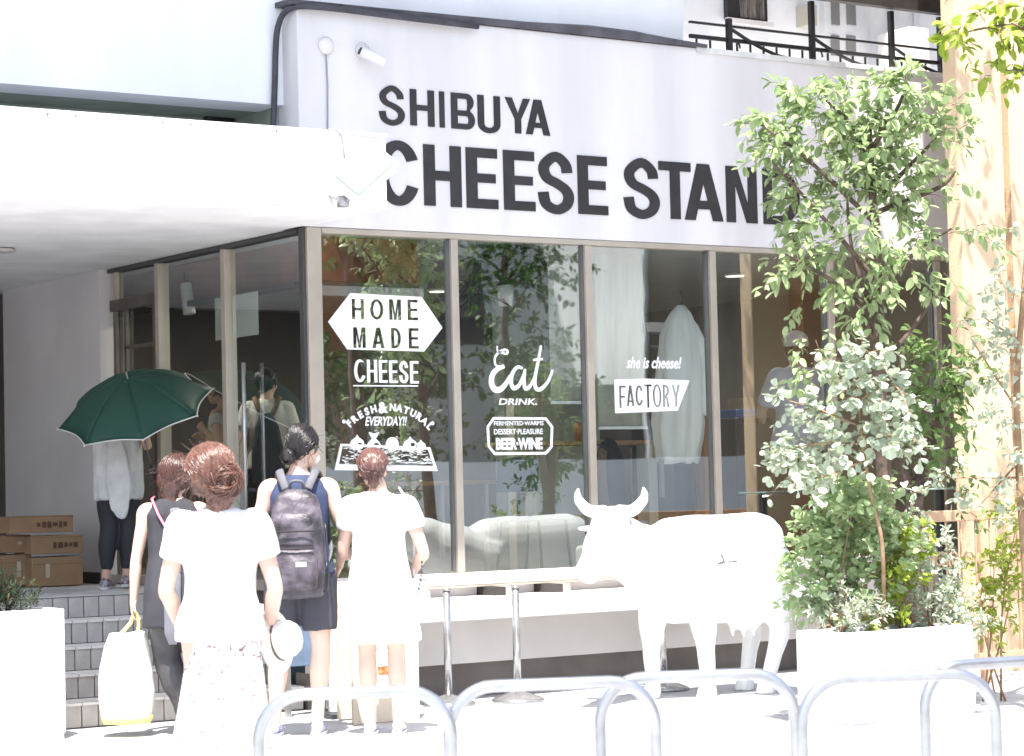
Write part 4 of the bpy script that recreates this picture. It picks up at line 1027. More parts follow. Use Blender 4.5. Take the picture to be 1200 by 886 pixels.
# ================================================================== PEOPLE
m_skin = M('light skin', (.68, .47, .37), .5, .04, 6, sub=.08)
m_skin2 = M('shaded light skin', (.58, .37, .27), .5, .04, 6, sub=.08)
def hand(mb, w, e, palm_n, s, curl=.5, side=1):
    d = (w-e).normalized(); n = Vector(palm_n); n = (n-d*n.dot(d)).normalized(); x = d.cross(n)*side
    rot = Matrix((x, d, n)).transposed()
    mb.ell(w+d*.045*s, (.038*s, .052*s, .016*s), rot, 12, 8); mb.limb([w-d*.02*s, w+d*.03*s], [.024*s, .026*s], 10)
    for i, (off, L) in enumerate(((-.028, .066), (-.0095, .076), (.0095, .071), (.028, .056))):
        b = w+d*(.078-.004*abs(i-1.3))*s+x*off*s; c = curl+.08*i
        p1 = b+(d*math.cos(c*.6)+n*math.sin(c*.6))*L*.45*s; p2 = p1+(d*math.cos(c*1.5)+n*math.sin(c*1.5))*L*.32*s; p3 = p2+(d*math.cos(c*2.3)+n*math.sin(c*2.3))*L*.25*s
        mb.limb([b, p1, p2, p3], [.0095*s, .009*s, .008*s, .0065*s], 8)
    b = w+d*.025*s-x*.03*s+n*.005*s; p1 = b+(d*.6-x*.75+n*.25).normalized()*.034*s; p2 = p1+(d*.85-x*.3+n*.4).normalized()*.03*s
    mb.limb([b, p1, p2], [.013*s, .011*s, .008*s], 8)
def head(mb, c, s, yaw=0, tilt=0):
    """head round centre c facing +y turned by yaw (positive: to its right)"""
    rot = Matrix.Rotation(-yaw, 3, 'Z') @ Matrix.Rotation(tilt, 3, 'X')
    P = lambda v: c+rot @ (Vector(v)*s)
    def E(v, r): mb.ell(P(v), tuple(k*s for k in r), rot)
    E((0, -.012, .02), (.074, .092, .092)); E((0, .018, -.025), (.060, .068, .078)); E((0, .045, -.072), (.035, .034, .032))
    mb.limb([P((0, .082, .012)), P((0, .100, -.02)), P((0, .094, -.032))], [.009*s, .013*s, .012*s], 8)
    E((0, .080, -.058), (.022, .012, .006)); E((0, .078, -.068), (.019, .011, .006)); E((0, .07, .030), (.052, .018, .012))
    for q_ in (-1, 1): E((q_*.075, -.005, -.005), (.010, .02, .032)); E((q_*.04, .058, -.02), (.024, .02, .025))
    return rot, P
BASE = dict(ls=(-.17, -.01, 1.375), le=(-.225, -.02, 1.09), lw=(-.22, .06, .85), rs=(.17, -.01, 1.375), re=(.225, -.02, 1.09), rw=(.22, .06, .85),
            lh=(-.088, 0, .88), lk=(-.10, .015, .48), la=(-.105, -.02, .085), rh=(.088, 0, .88), rk=(.10, .015, .48), ra=(.105, -.02, .085), head=(0, .01, 1.585))
TORSO = [(.78, .10, .08, 0), (.84, .155, .11, 0), (.90, .168, .118, -.005), (.97, .158, .108, 0), (1.06, .132, .092, .005), (1.15, .132, .092, .005), (1.26, .15, .10, 0), (1.34, .158, .10, -.005), (1.40, .135, .082, -.01), (1.44, .085, .062, -.012), (1.47, .055, .055, -.01)]
def person(label, loc, heading, H, pose, group=None, hyaw=0, htilt=0, curl=(.5, .5), vox=.0075, lean=0, skin=None, palms=((1, 0, 0), (-1, 0, 0)), hide_feet=True):
    s = H/1.7; J = {k: Vector(v)*s for k, v in {**BASE, **pose}.items()}
    t = thing('person', label, 'person', (0, 0, 0), group)
    mb = MB()
    mb.rings([(z*s, rx*s, ry*s, yo*s) for z, rx, ry, yo in TORSO], 24, 2.2)
    mb.limb([Vector((0, -.015, 1.42))*s, Vector((0, -.005, 1.5))*s, J['head']+Vector((0, -.01, -.03))*s], [.06*s, .052*s, .052*s], 14)
    for a in 'lr':
        S, E_, W_ = J[a+'s'], J[a+'e'], J[a+'w']; sx = -1 if a == 'l' else 1
        mb.limb([S+Vector((-sx*.06, 0, .0))*s, S, S.lerp(E_, .35), E_, E_.lerp(W_, .3), W_], [.05*s, .053*s, .045*s, .036*s, .038*s, .0255*s], 14)
        hand(mb, W_, E_, palms[0 if a == 'l' else 1], s, curl[0 if a == 'l' else 1], sx)
        h, k, n = J[a+'h'], J[a+'k'], J[a+'a']
        mb.limb([h, h.lerp(k, .4), k, k.lerp(n, .32)+Vector((0, -.012, 0))*s, k.lerp(n, .75), n], [.092*s, .076*s, .054*s, .056*s, .037*s, .036*s], 16)
        mb.limb([n+Vector((0, -.03, -.03))*s, n+Vector((0, .06, -.045))*s, n+Vector((0, .13, -.06))*s], [.033*s, .033*s, .022*s], 10)
    rot, P = head(mb, J['head'], s, hyaw, htilt)
    fuse(mb, 'body', skin or m_skin, t, vox, 3)
    for q_ in (-1, 1):
        MB().ell(P((q_*.031, .078, .012)), (.012*s, .008*s, .006*s), rot, 10, 6).build('eye', M('dark eye', (.04, .025, .02), .2), t, smooth=True)
    return t, J, s, rot, P
def legs_mb(mb, J, s, ex, cut=1.0):
    for a in 'lr':
        h, k, n = J[a+'h'], J[a+'k'], J[a+'a']; P_ = [h, h.lerp(k, .4), k, k.lerp(n, .32)+Vector((0, -.012, 0))*s, k.lerp(n, .75)]; r_ = [.094, .080, .060, .060, .042]
        if cut >= 1: P_.append(n+Vector((0, 0, .02))); r_.append(.040)
        mb.limb(P_, [(q+e)*s for q, e in zip(r_, ex)], 16)
def place(t, loc, heading, *others):
    for o in (t,)+others: o.location = (loc.x, loc.y, loc.z if len(loc) > 2 else 0); o.rotation_euler = (0, 0, -R(heading))
def shoe(t, n, s, mat, solem, L=.25, dirn=(0, 1, 0)):
    mb = MB(); rr = []; n = Vector(n); d = Vector(dirn).normalized(); x = Vector((d.y, -d.x, 0)); heel = n+d*(-.07*s); heel.z = n.z-.085*s
    prof = [(-.01, .018, .03), (.0, .03, .07), (.05, .036, .085), (.10, .037, .075), (.15, .042, .055), (.20, .043, .043), (.235, .034, .034), (.25, .018, .022)]
    for u, w_, h_ in prof:
        r = []
        for k in range(16):
            a = 2*math.pi*k/16; r.append(heel+d*u*s*L/.25+x*w_*s*math.cos(a)+Vector((0, 0, s*(.012+h_*.5+h_*.5*math.sin(a)))))
        rr.append(r)
    o = mb.loft(rr).build('shoe', mat, t, smooth=True)
    sb = MB(); rr = []
    for u, w_, h_ in prof:
        r = [heel+d*u*1.02*s*L/.25+x*sg*(w_*1.06)*s+Vector((0, 0, z*s)) for sg, z in ((-1, 0), (1, 0), (1, .022), (-1, .022))]; rr.append(r)
    sb.loft(rr).build('sole', solem, o, bevel=.003)
    for k in range(3): 
        c = heel+d*(.10+.025*k)*s+Vector((0, 0, (.088-.012*k)*s)); MB().tube([c-x*.022*s, c+Vector((0, 0, .004)), c+x*.022*s], .003*s, 6).build('lace', m_vin, o)
def hairdo(t, blobs, col, s, strands=160, c=None, r=None, to=None, seed=1, amp=.006, name='hair', rough=.3, sr=.0022, rot=None):
    m = M('hair '+col[0], col[1], rough, .35, 30, spec=.6, streak=True, col2=tuple(k*.45 for k in col[1]))
    mb = MB()
    for bc, br in blobs: mb.ell(Vector(bc), br, rot)
    def f(v): return amp*(abs(noise.noise(Vector((v.x*110, v.y*110+seed, v.z*25))))*2-.5)+amp*1.6*noise.noise(Vector((v.x*14+seed, v.y*14, v.z*9)))
    o = fuse(mb, name, m, t, .0075, 3, f)
    if strands:
        rnd = random.Random(seed); sb = MB(); c = Vector(c); to = Vector(to)
        for i in range(strands):
            a0 = rnd.uniform(-.2, math.pi+.2)+math.pi; ph = rnd.uniform(.15, 1.25)   # start over the back/sides
            st_ = Vector((math.cos(a0)*math.sin(ph), math.sin(a0)*math.sin(ph)*.9, math.cos(ph)))
            en = (to-c); en = Vector((en.x/r[0], en.y/r[1], en.z/r[2])).normalized()+Vector((rnd.gauss(0, .18), rnd.gauss(0, .12), rnd.gauss(0, .2)))
            P_ = []; n = 7; k0 = 1.03+rnd.random()*.06
            for j in range(n+1):
                u = j/n; w = st_.lerp(en, u); w.normalize(); k_ = k0+.05*math.sin(u*math.pi)*rnd.random(); P_.append(c+Vector((w.x*r[0], w.y*r[1], w.z*r[2]))*k_)
            if rnd.random() < .25: P_.append(P_[-1]+Vector((rnd.gauss(0, .02), rnd.gauss(-.01, .015), rnd.gauss(-.02, .02))))
            w_ = sr*rnd.uniform(.6, 1.4); sb.tube(P_, [w_*(.4+.9*math.sin(math.pi*(.15+.8*j/(len(P_)-1)))) for j in range(len(P_))], 5)
        
        for i in range(int(strands*.12)):                                  # fine loose hairs
            a = rnd.uniform(0, 6.28); el = rnd.uniform(-.9, 1.3); v0 = Vector((math.cos(a)*math.cos(el)*r[0], (math.sin(a)*math.cos(el)*r[1]*.9), math.sin(el)*r[2]))
            if v0.y > .03*s: continue
            p = c+v0; d = v0.normalized().cross(Vector((rnd.gauss(0, 1), rnd.gauss(0, 1), rnd.gauss(0, 1)))).normalized(); L_ = rnd.uniform(.006, .014); P_ = [p+d*L_*j+v0.normalized()*(.012*j*j*rnd.random())+Vector((0, 0, -.006*j*j)) for j in range(4)]
            sb.tube(P_, [.0012, .0011, .0009, .0005], 4)
        sb.build('hair_strands', m, o, smooth=True, kind='stuff')
    return o
def cloth(t, name, mb, mat, fold=None, vox=.010, smooth=5, label=None): return fuse(mb, name, mat, t, vox, smooth, fold, label)
def shirt_mb(s, J, z0, ex=.016, sleeve=.5, hem=1.12, drop=.0, swid=1.35, neck=1.455, loose=0):
    mb = MB(); rows = []
    for z, rx, ry, yo in TORSO:
        if z < z0 or z > neck: continue
        k = max(0, (1.34-z)/.6); rows.append((z*s, (rx+ex+loose*k)*s, (ry+ex+loose*k*.8)*s, yo*s))
    b = rows[0]; rows.insert(0, (z0*s, b[1]*hem, b[2]*hem, b[3]))
    rows.append((neck*s, .09*s, .07*s, -.01*s))
    mb.rings(rows, 28, 2.3)
    if sleeve:
        for a in 'lr':
            S, E_ = J[a+'s'], J[a+'e']; sx = -1 if a == 'l' else 1; e = S.lerp(E_, sleeve)
            mb.limb([S+Vector((-sx*.05, 0, .01))*s, S, S.lerp(E_, sleeve*.5)], [.062*s, .066*s, .066*s*1.02], 16)
            mb.tube([S, S.lerp(E_, sleeve*.6), e], [.066*s, .062*s*swid/1.2, .058*s*swid/1.15], 18)
    return mb
WHITE = M('white cotton', (.80, .79, .78), .85, .02, 8, bump=.15, bs=300)

# ---- 1: foreground, white tee, patterned long skirt, auburn hair
pose = dict(le=(-.24, .0, 1.10), lw=(-.20, .17, .93), re=(.245, -.0, 1.10), rw=(.215, .15, .90), head=(-.035, -.0, 1.60))
t, J, s, rot, P = person('person with loose auburn bun, white tee and long pale patterned skirt, nearest in queue', None, 0, 1.51, pose, 'people queuing outside the shop', hyaw=-.25, htilt=.12, vox=.007)
cloth(t, 'tee_shirt', shirt_mb(s, J, .86, .022, .55, 1.03, loose=.02), WHITE, folds(.011, 9, 3.5, 3), .009)
m_sk = M('pale skirt with faint brown print', (.74, .70, .68), .85, .03, 55, col2=(.24, .13, .11))
m_sk.node_tree.nodes['Color Ramp'].color_ramp.elements[0].position = .37; m_sk.node_tree.nodes['Color Ramp'].color_ramp.elements[1].position = .43
mb = MB(); mb.rings([(z*s, rx*s, ry*s, 0) for z, rx, ry in [(.13, .25, .21), (.2, .25, .21), (.4, .225, .185), (.6, .20, .16), (.8, .178, .135), (.95, .16, .112), (1.02, .14, .1)]], 32, 2.1)
cloth(t, 'long_skirt', mb, m_sk, folds(.030, 7, 1.0, 9, .12), .011, 3)
hb = P((0, -.015, .03)); c1 = ('auburn', (.17, .075, .05))
hairdo(t, [(P((0, -.02, .035)), (.105*s, .118*s, .110*s)), (P((.055, -.08, .0)), (.08*s, .065*s, .08*s)), (P((.03, -.09, -.075)), (.07*s, .055*s, .08*s)), (P((-.04, -.08, .0)), (.068*s, .055*s, .088*s)), (P((.02, -.08, -.12)), (.05*s, .05*s, .05*s))], c1, s, 1100, hb, (.109*s, .122*s, .114*s), P((.05, -.12, -.06)), 3, .008, sr=.0019, rot=rot)
sb = MB(); rnd = random.Random(8)
for i in range(520):                                # loose locks of the messy bun
    a = rnd.uniform(0, 6.28); bc = P((.045, -.105, -.01)); r_ = rnd.uniform(.045, .09)*s; P_ = []
    ax1 = Vector((math.cos(a), rnd.uniform(-.5, .2), math.sin(a))).normalized(); ax2 = ax1.cross(Vector((rnd.gauss(0, 1), 1, rnd.gauss(0, 1)))).normalized()
    u1 = rnd.uniform(1.0, 2.1)
    for j in range(8): u = j/7*u1; P_.append(bc+(ax1*math.cos(u)+ax2*math.sin(u))*r_)
    sb.tube(P_, [.001, .0022, .0026, .0026, .0026, .002, .0016, .0008], 5)
sb.build('bun_locks', MATS['hair auburn'], t, smooth=True, kind='stuff')
for a in 'lr': shoe(t, J[a+'a'], s, WHITE, M('pale sole', (.6, .6, .6), .6))
hat = thing('sun_hat', 'white straw sun hat held by the person in the patterned skirt', 'hat', (0, 0, 0))
hc = Vector((.255, .16, .84))*s
hm = Matrix.Translation(hc) @ Matrix.Rotation(R(62), 4, 'Z') @ Matrix.Rotation(R(80), 4, 'X')
m_str = M('white straw', (.78, .74, .66), .8, .06, 40, bump=.3, bs=200)
ho = MB().lathe([(.001, .086), (.035, .085), (.060, .077), (.073, .055), (.079, .02), (.082, .0), (.105, -.004), (.13, -.012), (.132, -.018), (.08, -.010), (.074, .0), (.066, .052), (.001, .07)], (0, 0, 0), 28).xform(hm).build('hat_shape', m_str, hat, smooth=True)
MB().lathe([(.0825, .004), (.084, .006), (.082, .014), (.0795, .014)], (0, 0, 0), 28).xform(hm).build('hat_ribbon', M('brown ribbon', (.1, .06, .05), .7), hat, smooth=True)
place(t, spot(263, 9.35), 30, hat)

# ---- 2: black sleeveless tunic, tote bag
pose = dict(le=(-.235, .02, 1.09), lw=(-.26, .05, .84), re=(.2, .12, 1.12), rw=(.1, .28, 1.15), head=(.02, .03, 1.585), lh=(-.085, 0, .86), lk=(-.06, .05, .47), la=(.06, .0, .085), rh=(.085, 0, .86), rk=(.12, .10, .48), ra=(.13, .10, .085))
t, J, s, rot, P = person('person in a black sleeveless tunic and dark trousers, carrying a yellow and white tote bag', None, 0, 1.55, pose, 'people queuing outside the shop', hyaw=.3)
m_blk = M('black jersey', (.035, .035, .042), .85, .12, 6, bump=.2, bs=200); m_gry = M('dark grey jersey', (.14, .14, .16), .85, .1, 5)
mb = MB(); mb.rings([(z*s, rx*s, ry*s, yo*s) for z, rx, ry, yo in [(.66, .20, .14, -.02), (.75, .20, .145, -.02), (.9, .195, .145, -.01), (1.1, .165, .12, 0), (1.26, .17, .118, 0), (1.36, .178, .115, 0), (1.42, .13, .085, -.01), (1.46, .07, .065, -.01)]], 30, 2.2)
cloth(t, 'tunic', mb, m_blk, folds(.016, 8, 1.6, 4))
mb = MB(); mb.rings([(z*s, rx*s, .012*s, yo*s, xo*s) for z, rx, yo, xo in [(.56, .03, -.17, .0), (.64, .06, -.175, .0), (.9, .055, -.17, 0), (1.1, .05, -.135, 0), (1.3, .05, -.125, .01), (1.40, .04, -.09, .02)]], 20, 2.2)
cloth(t, 'back_panel', mb, m_gry, folds(.012, 9, 2, 14), .009)
mb = MB(); legs_mb(mb, J, s, (.02, .022, .022, .018, .014, .012))
mb.rings([(z*s, .175*s, .125*s, 0) for z in (.8, .86, .95)], 24)
cloth(t, 'trousers', mb, M('dark leggings', (.045, .043, .045), .5, .15, 6), folds(.012, 10, 7, 2))
hb = P((0, -.015, .03))
hairdo(t, [(hb, (.097*s, .11*s, .106*s)), (P((-.02, -.075, -.04)), (.085*s, .06*s, .10*s)), (P((-.02, -.07, -.15)), (.065*s, .045*s, .09*s)), (P((-.0, -.06, -.22)), (.04*s, .035*s, .07*s))], ('dark brown', (.085, .035, .026)), s, 600, hb, (.100*s, .115*s, .11*s), P((-.02, -.1, -.16)), 5, .006, sr=.0018, rot=rot)
MB().tube([Vector(p)*s for p in [(-.12, .03, 1.47), (-.125, -.06, 1.455), (-.08, -.125, 1.36), (0, -.14, 1.22), (.1, -.14, 1.05)]], .008, 8, flat=.4).build('pink_strap', M('pink strap', (.62, .16, .22), .6), t, smooth=True)
for a in 'lr': shoe(t, J[a+'a'], s, M('grey white trainer', (.5, .5, .52), .6, .3, 30), M('pale sole'))
# tote bag from the left hand
bag = thing('tote_bag', 'white tote bag with yellow handles and yellow base, held low beside the steps', 'bag', (0, 0, 0))
hc = J['lw']+Vector((-.0, .01, -.09))*s; bc = hc+Vector((-.045, -.02, 0)); rr = []
for z, rx, ry in [(-.61, .08, .05), (-.605, .125, .07), (-.56, .145, .082), (-.45, .155, .085), (-.3, .15, .075), (-.18, .13, .055), (-.10, .10, .03)]:
    rr.append((bc.z+z, rx, ry, bc.y, bc.x))
m_bag = M('white bag nylon', (.80, .79, .70), .6, .05, 6, trans=.15); m_yel = M('yellow bag trim', (.84, .76, .24), .6, .05, 8)
mb = MB(); mb.rings(rr, 28, 2.6); fuse(mb, 'bag_body', m_bag, bag, .009, 3, folds(.012, 10, 4, 3))
MB().rings([(bc.z-.614, .07, .045, bc.y, bc.x), (bc.z-.61, .13, .075, bc.y, bc.x), (bc.z-.58, .145, .088, bc.y, bc.x), (bc.z-.565, .1445, .0875, bc.y, bc.x)], 28, 2.6).build('bag_base', m_yel, bag, smooth=True)
for dy in (-.03, .03):
    MB().tube(crom([(bc.x-.085, bc.y+dy, bc.z-.26), (bc.x-.07, bc.y+dy, bc.z-.16), (hc.x-.02, hc.y+dy*.4, hc.z-.05), (hc.x, hc.y, hc.z+.015), (hc.x+.025, hc.y+dy*.4, hc.z-.05), (bc.x+.06, bc.y+dy, bc.z-.16), (bc.x+.07, bc.y+dy, bc.z-.26)], 5), .010, 8, flat=.35, upv=(0, 1, 0)).build('handle', m_yel, bag, smooth=True)
place(t, spot(208, 13.15), 32, bag)

# ---- 3: navy tank top, backpack, black shorts
pose = dict(le=(-.255, .0, 1.10), lw=(-.19, .20, .98), re=(.255, -.0, 1.11), rw=(.21, .18, .95), head=(.03, .02, 1.595), lh=(-.09, 0, .88), lk=(-.125, .02, .48), la=(-.16, -.02, .085), rh=(.09, 0, .88), rk=(.105, .0, .48), ra=(.08, -.03, .085))
t, J, s, rot, P = person('person with black hair tied low, navy tank top, black shorts and a dark backpack', None, 0, 1.69, pose, 'people queuing outside the shop', hyaw=.75, htilt=-.05)
m_navy = M('navy jersey', (.035, .052, .115), .8, .1, 5, bump=.2, bs=220)
cloth(t, 'tank_top', shirt_mb(s, J, .90, .014, 0, 1.04, loose=.015, neck=1.45), m_navy, folds(.008, 9, 3, 5))
mb = MB(); mb.rings([(z*s, rx*s, ry*s, 0) for z, rx, ry in [(.83, .178, .13), (.87, .188, .135), (.95, .175, .125), (1.0, .16, .11)]], 28)
for a in 'lr':
    h, k = J[a+'h'], J[a+'k']; mb.tube([h+Vector((0, 0, .02)), h.lerp(k, .4), h.lerp(k, .74)], [.112*s, .104*s, .096*s], 20)
cloth(t, 'shorts', mb, M('charcoal shorts fabric', (.05, .05, .065), .8, .1, 5), folds(.011, 9, 5, 8))
hb = P((0, -.015, .03)); cb_ = ('black', (.022, .017, .018))
hairdo(t, [(hb, (.086*s, .102*s, .100*s)), (P((0.0, -.105, -.045)), (.045*s, .045*s, .045*s))], cb_, s, 600, hb, (.090*s, .106*s, .104*s), P((0, -.105, -.04)), 7, .004, sr=.0016, rot=rot)
sb = MB(); rnd = random.Random(4)
for i in range(60):
    bc = P((0, -.11, -.05)); a = rnd.uniform(0, 6.28); P_ = [bc+rot @ Vector((math.cos(a+u)*.04*s, rnd.gauss(-.01, .01), math.sin(a+u)*.042*s)) for u in [j*.4 for j in range(6)]]
    sb.tube(P_, [.001, .003, .0035, .0035, .003, .001], 5)
sb.build('bun_locks', MATS['hair black'], t, smooth=True, kind='stuff')
MB().ell(P((0, .070, -.048)), (.05*s, .034*s, .042*s), rot).build('face_mask', WHITE, t, smooth=True)
for a in 'lr': shoe(t, J[a+'a'], s, M('white blue trainer', (.62, .64, .72), .6, .3, 22, col2=(.12, .12, .4)), M('pale sole'))
def backpack(lab, s, mcol, mstr, W_=.155, big=1.06, group='backpacks'):
    b = thing('backpack', lab, 'backpack', (0, 0, 0), group); oz = 1.12*s
    mb = MB(); mb.rings([(oz+z*s*big, rx*s, ry*s, (-.20+yo)*s) for z, rx, ry, yo in [(-.33, .10, .055, .0), (-.32, .145, .085, 0), (-.2, .155, .10, -.01), (0, .15, .10, -.01), (.12, .135, .09, 0), (.2, .11, .075, .01), (.235, .06, .05, .02)]], 28, 3)
    fuse(mb, 'pack_body', mcol, b, .010, 4, folds(.010, 11, 9, 6, .5))
    mb = MB(); mb.rings([(oz+z*s, rx*s, ry*s, (-.295+yo)*s) for z, rx, ry, yo in [(-.30, .09, .03, 0), (-.29, .115, .045, 0), (-.15, .118, .045, 0), (-.08, .11, .03, .005)]], 24, 3.5)
    fuse(mb, 'lower_pocket', mcol, b, .009, 3, folds(.007, 12, 10, 2, .4))
    mb = MB(); mb.rings([(oz+z*s, rx*s, ry*s, (-.285+yo)*s) for z, rx, ry, yo in [(-.06, .09, .03, 0), (-.05, .10, .035, 0), (.08, .095, .032, .005), (.12, .08, .02, .01)]], 24, 3.5)
    fuse(mb, 'upper_pocket', mcol, b, .009, 3, folds(.007, 12, 10, 12, .4))
    MB().obox(Vector((.03*s, -.342*s, oz-.16*s)), Vector((.03*s, 0, 0)), Vector((0, .003, 0)), Vector((0, 0, .014*s))).build('patch', M('grey patch', (.35, .35, .37), .6), b)
    for z in (-.075, .02): MB().tube([(x*s, (-.338+.5*x*x)*s, oz+z*s) for x in (-.1, -.06, 0, .06, .1)], .005, 6).build('zip', M('dark zip', (.02, .02, .02), .4), b)
    for a in (-1, 1):
        MB().tube(crom([tuple(Vector(p)*s) for p in [(a*.06, -.145, 1.37), (a*.085, -.115, 1.43), (a*.105, -.04, 1.475), (a*.115, .05, 1.43), (a*.135, .13, 1.3), (a*.15, .11, 1.12), (a*.165, -.02, 1.0), (a*.12, -.14, .90)]], 5), .024*s, 10, flat=.35, upv=(0, 1, 0)).build('strap', mstr, b, smooth=True)
        MB().tube(crom([tuple(Vector(p)*s) for p in [(a*.155, -.2, 1.18), (a*.17, -.24, .98), (a*.16, -.22, .82), (a*.11, -.21, .80)]], 4), .006, 6).build('side_cord', M('dark zip'), b, smooth=True)
    MB().tube(crom([tuple(Vector(p)*s) for p in [(-.04, -.15, 1.365), (-.03, -.17, 1.41), (.03, -.17, 1.41), (.04, -.15, 1.365)]], 4), .009, 8).build('grab_loop', mstr, b, smooth=True)
    return b
bp = backpack('worn dark grey backpack with pockets on the back of the person in shorts', s, M('dark purple grey nylon', (.075, .064, .08), .5, .35, 9, bump=.5, bs=40), M('grey webbing', (.11, .11, .125), .7))
place(t, spot(356, 13.0), 33, bp)

# ---- 4: white dress
pose = dict(le=(-.22, .05, 1.10), lw=(-.10, .22, 1.05), re=(.265, .0, 1.09), rw=(.20, .18, .97), head=(-.03, .02, 1.585), lh=(-.085, 0, .88), lk=(-.085, .01, .48), la=(-.075, -.02, .085), rh=(.085, 0, .88), rk=(.09, .01, .48), ra=(.095, -.02, .085))
t, J, s, rot, P = person('person with reddish brown bun in a short white dress, facing the first big window', None, 0, 1.56, pose, 'people queuing outside the shop', hyaw=-.1)
mb = shirt_mb(s, J, .95, .022, .5, 1.0, neck=1.45)
mb.rings([(z*s, rx*s, ry*s, 0) for z, rx, ry in [(.555, .25, .195), (.62, .245, .19), (.8, .215, .165), (.95, .19, .14), (1.08, .165, .12), (1.2, .16, .12)]], 32, 2.1)
cloth(t, 'dress', mb, WHITE, folds(.016, 8, 1.6, 12, .2))
hb = P((0, -.015, .03))
hairdo(t, [(hb, (.088*s, .104*s, .100*s)), (P((.01, -.10, .03)), (.05*s, .045*s, .05*s)), (P((.0, -.085, -.06)), (.035*s, .03*s, .05*s))], ('red brown', (.17, .08, .065)), s, 600, hb, (.092*s, .108*s, .104*s), P((0, -.11, -.01)), 11, .005, sr=.0017, rot=rot)
for a in 'lr': shoe(t, J[a+'a'], s, M('white grey trainer', (.66, .66, .68), .6, .25, 30, col2=(.3, .3, .34)), M('pale sole'))
hbg = thing('shoulder_bag', 'small pale shoulder bag on a dark chain beside the white dress', 'bag', (0, 0, 0))
c = Vector((.20, .10, .86))*s
mb = MB(); mb.rings([(c.z-.09, .06, .03, c.y, c.x), (c.z-.08, .085, .04, c.y, c.x), (c.z+.05, .08, .035, c.y, c.x), (c.z+.06, .06, .02, c.y, c.x)], 20, 3); fuse(mb, 'bag_body', M('pale leather', (.7, .68, .66), .5), hbg, .008, 3)
for k in range(16):
    u = k/15; p = Vector((.225+.03*math.sin(u*3.1), -.02+.06*u, 1.24-.40*u))*s
    MB().ell(p, (.006, .004, .011), Matrix.Rotation(R(90*(k % 2)), 3, 'Z'), 8, 6).build('chain_link', M('dark chain', (.12, .12, .13), .3, metal=.7), hbg, smooth=True)
MB().tube(crom([tuple(Vector(p)*s) for p in [(.225, -.02, 1.24), (.2, -.03, 1.36), (.13, -.02, 1.475), (.15, .08, 1.42), (.2, .12, 1.2), (.2, .12, .92)]], 5), .006, 6).build('chain_strap', WHITE, hbg, smooth=True)
place(t, spot(449, 12.95), 34, hbg)

# ---- 5: on the platform under the green umbrella
pose = dict(ls=(-.16, .02, 1.36), le=(-.18, .12, 1.11), lw=(-.03, .2, 1.18), rs=(.17, .0, 1.36), re=(.26, -.06, 1.12), rw=(.17, .10, 1.24), head=(.02, .05, 1.56), lh=(-.085, 0, .86), lk=(-.08, .02, .48), la=(-.10, -.03, .085), rh=(.085, 0, .86), rk=(.075, .05, .48), ra=(.04, .06, .10))
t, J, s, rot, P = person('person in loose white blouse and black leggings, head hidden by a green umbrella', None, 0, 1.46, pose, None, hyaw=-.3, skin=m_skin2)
mb = MB(); mb.rings([(z*s, rx*s, ry*s, yo*s) for z, rx, ry, yo in [(.70, .19, .14, 0), (.8, .20, .15, 0), (1.0, .19, .14, 0), (1.2, .18, .125, 0), (1.34, .17, .11, 0), (1.41, .11, .08, -.01)]], 28, 2.2)
mb.tube([J['ls'], J['ls'].lerp(J['le'], .8)], [.07*s, .085*s], 16); mb.tube([J['rs'], J['rs'].lerp(J['re'], .35)], [.06*s, .062*s], 16)
cloth(t, 'blouse', mb, M('white crinkled blouse', (.74, .74, .73), .9, .05, 12, bump=.5, bs=50, trans=.15), folds(.015, 10, 2.4, 7, .5))
mb = MB(); mb.rings([(z*s, rx*s, .02*s, -.17*s, xo*s) for z, rx, xo in [(.55, .03, .07), (.62, .075, .06), (.8, .10, .06), (1.0, .085, .05), (1.3, .03, .03)]], 20)
cloth(t, 'scarf', mb, M('white crinkled blouse'), folds(.012, 12, 3, 22, .5), .009)
mb = MB(); legs_mb(mb, J, s, (.014, .014, .015, .014, .012), .8)
cloth(t, 'leggings', mb, M('black leggings', (.025, .025, .032), .7, .1, 5), folds(.005, 9, 6, 2))
hb = P((0, -.015, .03)); hairdo(t, [(hb, (.086*s, .10*s, .1*s))], cb_, s, 60, hb, (.09*s, .104*s, .102*s), P((0, -.1, -.08)), 17, .005, rot=rot)
for a in 'lr': shoe(t, J[a+'a'], s, M('patterned trainer', (.40, .40, .42), .6, .5, 40, col2=(.10, .03, .08)), M('pale sole'))
uloc = spot(140, 15.9, zp); place(t, Vector((uloc.x, uloc.y, zp)), 40)
um = thing('umbrella', 'dark green open umbrella with thin white piping, held over the person on the platform', 'umbrella', (0, 0, 0))
uc = atD(155, 463, 15.55); Rr = .525; hgt = .225
away = Vector((FW.x, FW.y, 0)).normalized(); rgt = _R0
nrm = (Vector((0, 0, 1))*math.cos(R(27))-away*math.sin(R(27))).normalized()
nrm = Matrix.Rotation(R(-10), 3, away) @ nrm
ux = (rgt-nrm*rgt.dot(nrm)).normalized(); uy = nrm.cross(ux)
apex = uc+nrm*(hgt*.55); um.location = uc-nrm*.5
m_um = M('dark green umbrella cloth', (.012, .066, .048), .6, .05, 3, trans=.10)
def upt(a, r):   # point on canopy: angle, 0..1
    dome = hgt*(1-r**1.9)
    return uc-nrm*(hgt*.45)+nrm*dome+(ux*math.cos(a)+uy*math.sin(a))*Rr*r
a0 = R(13)
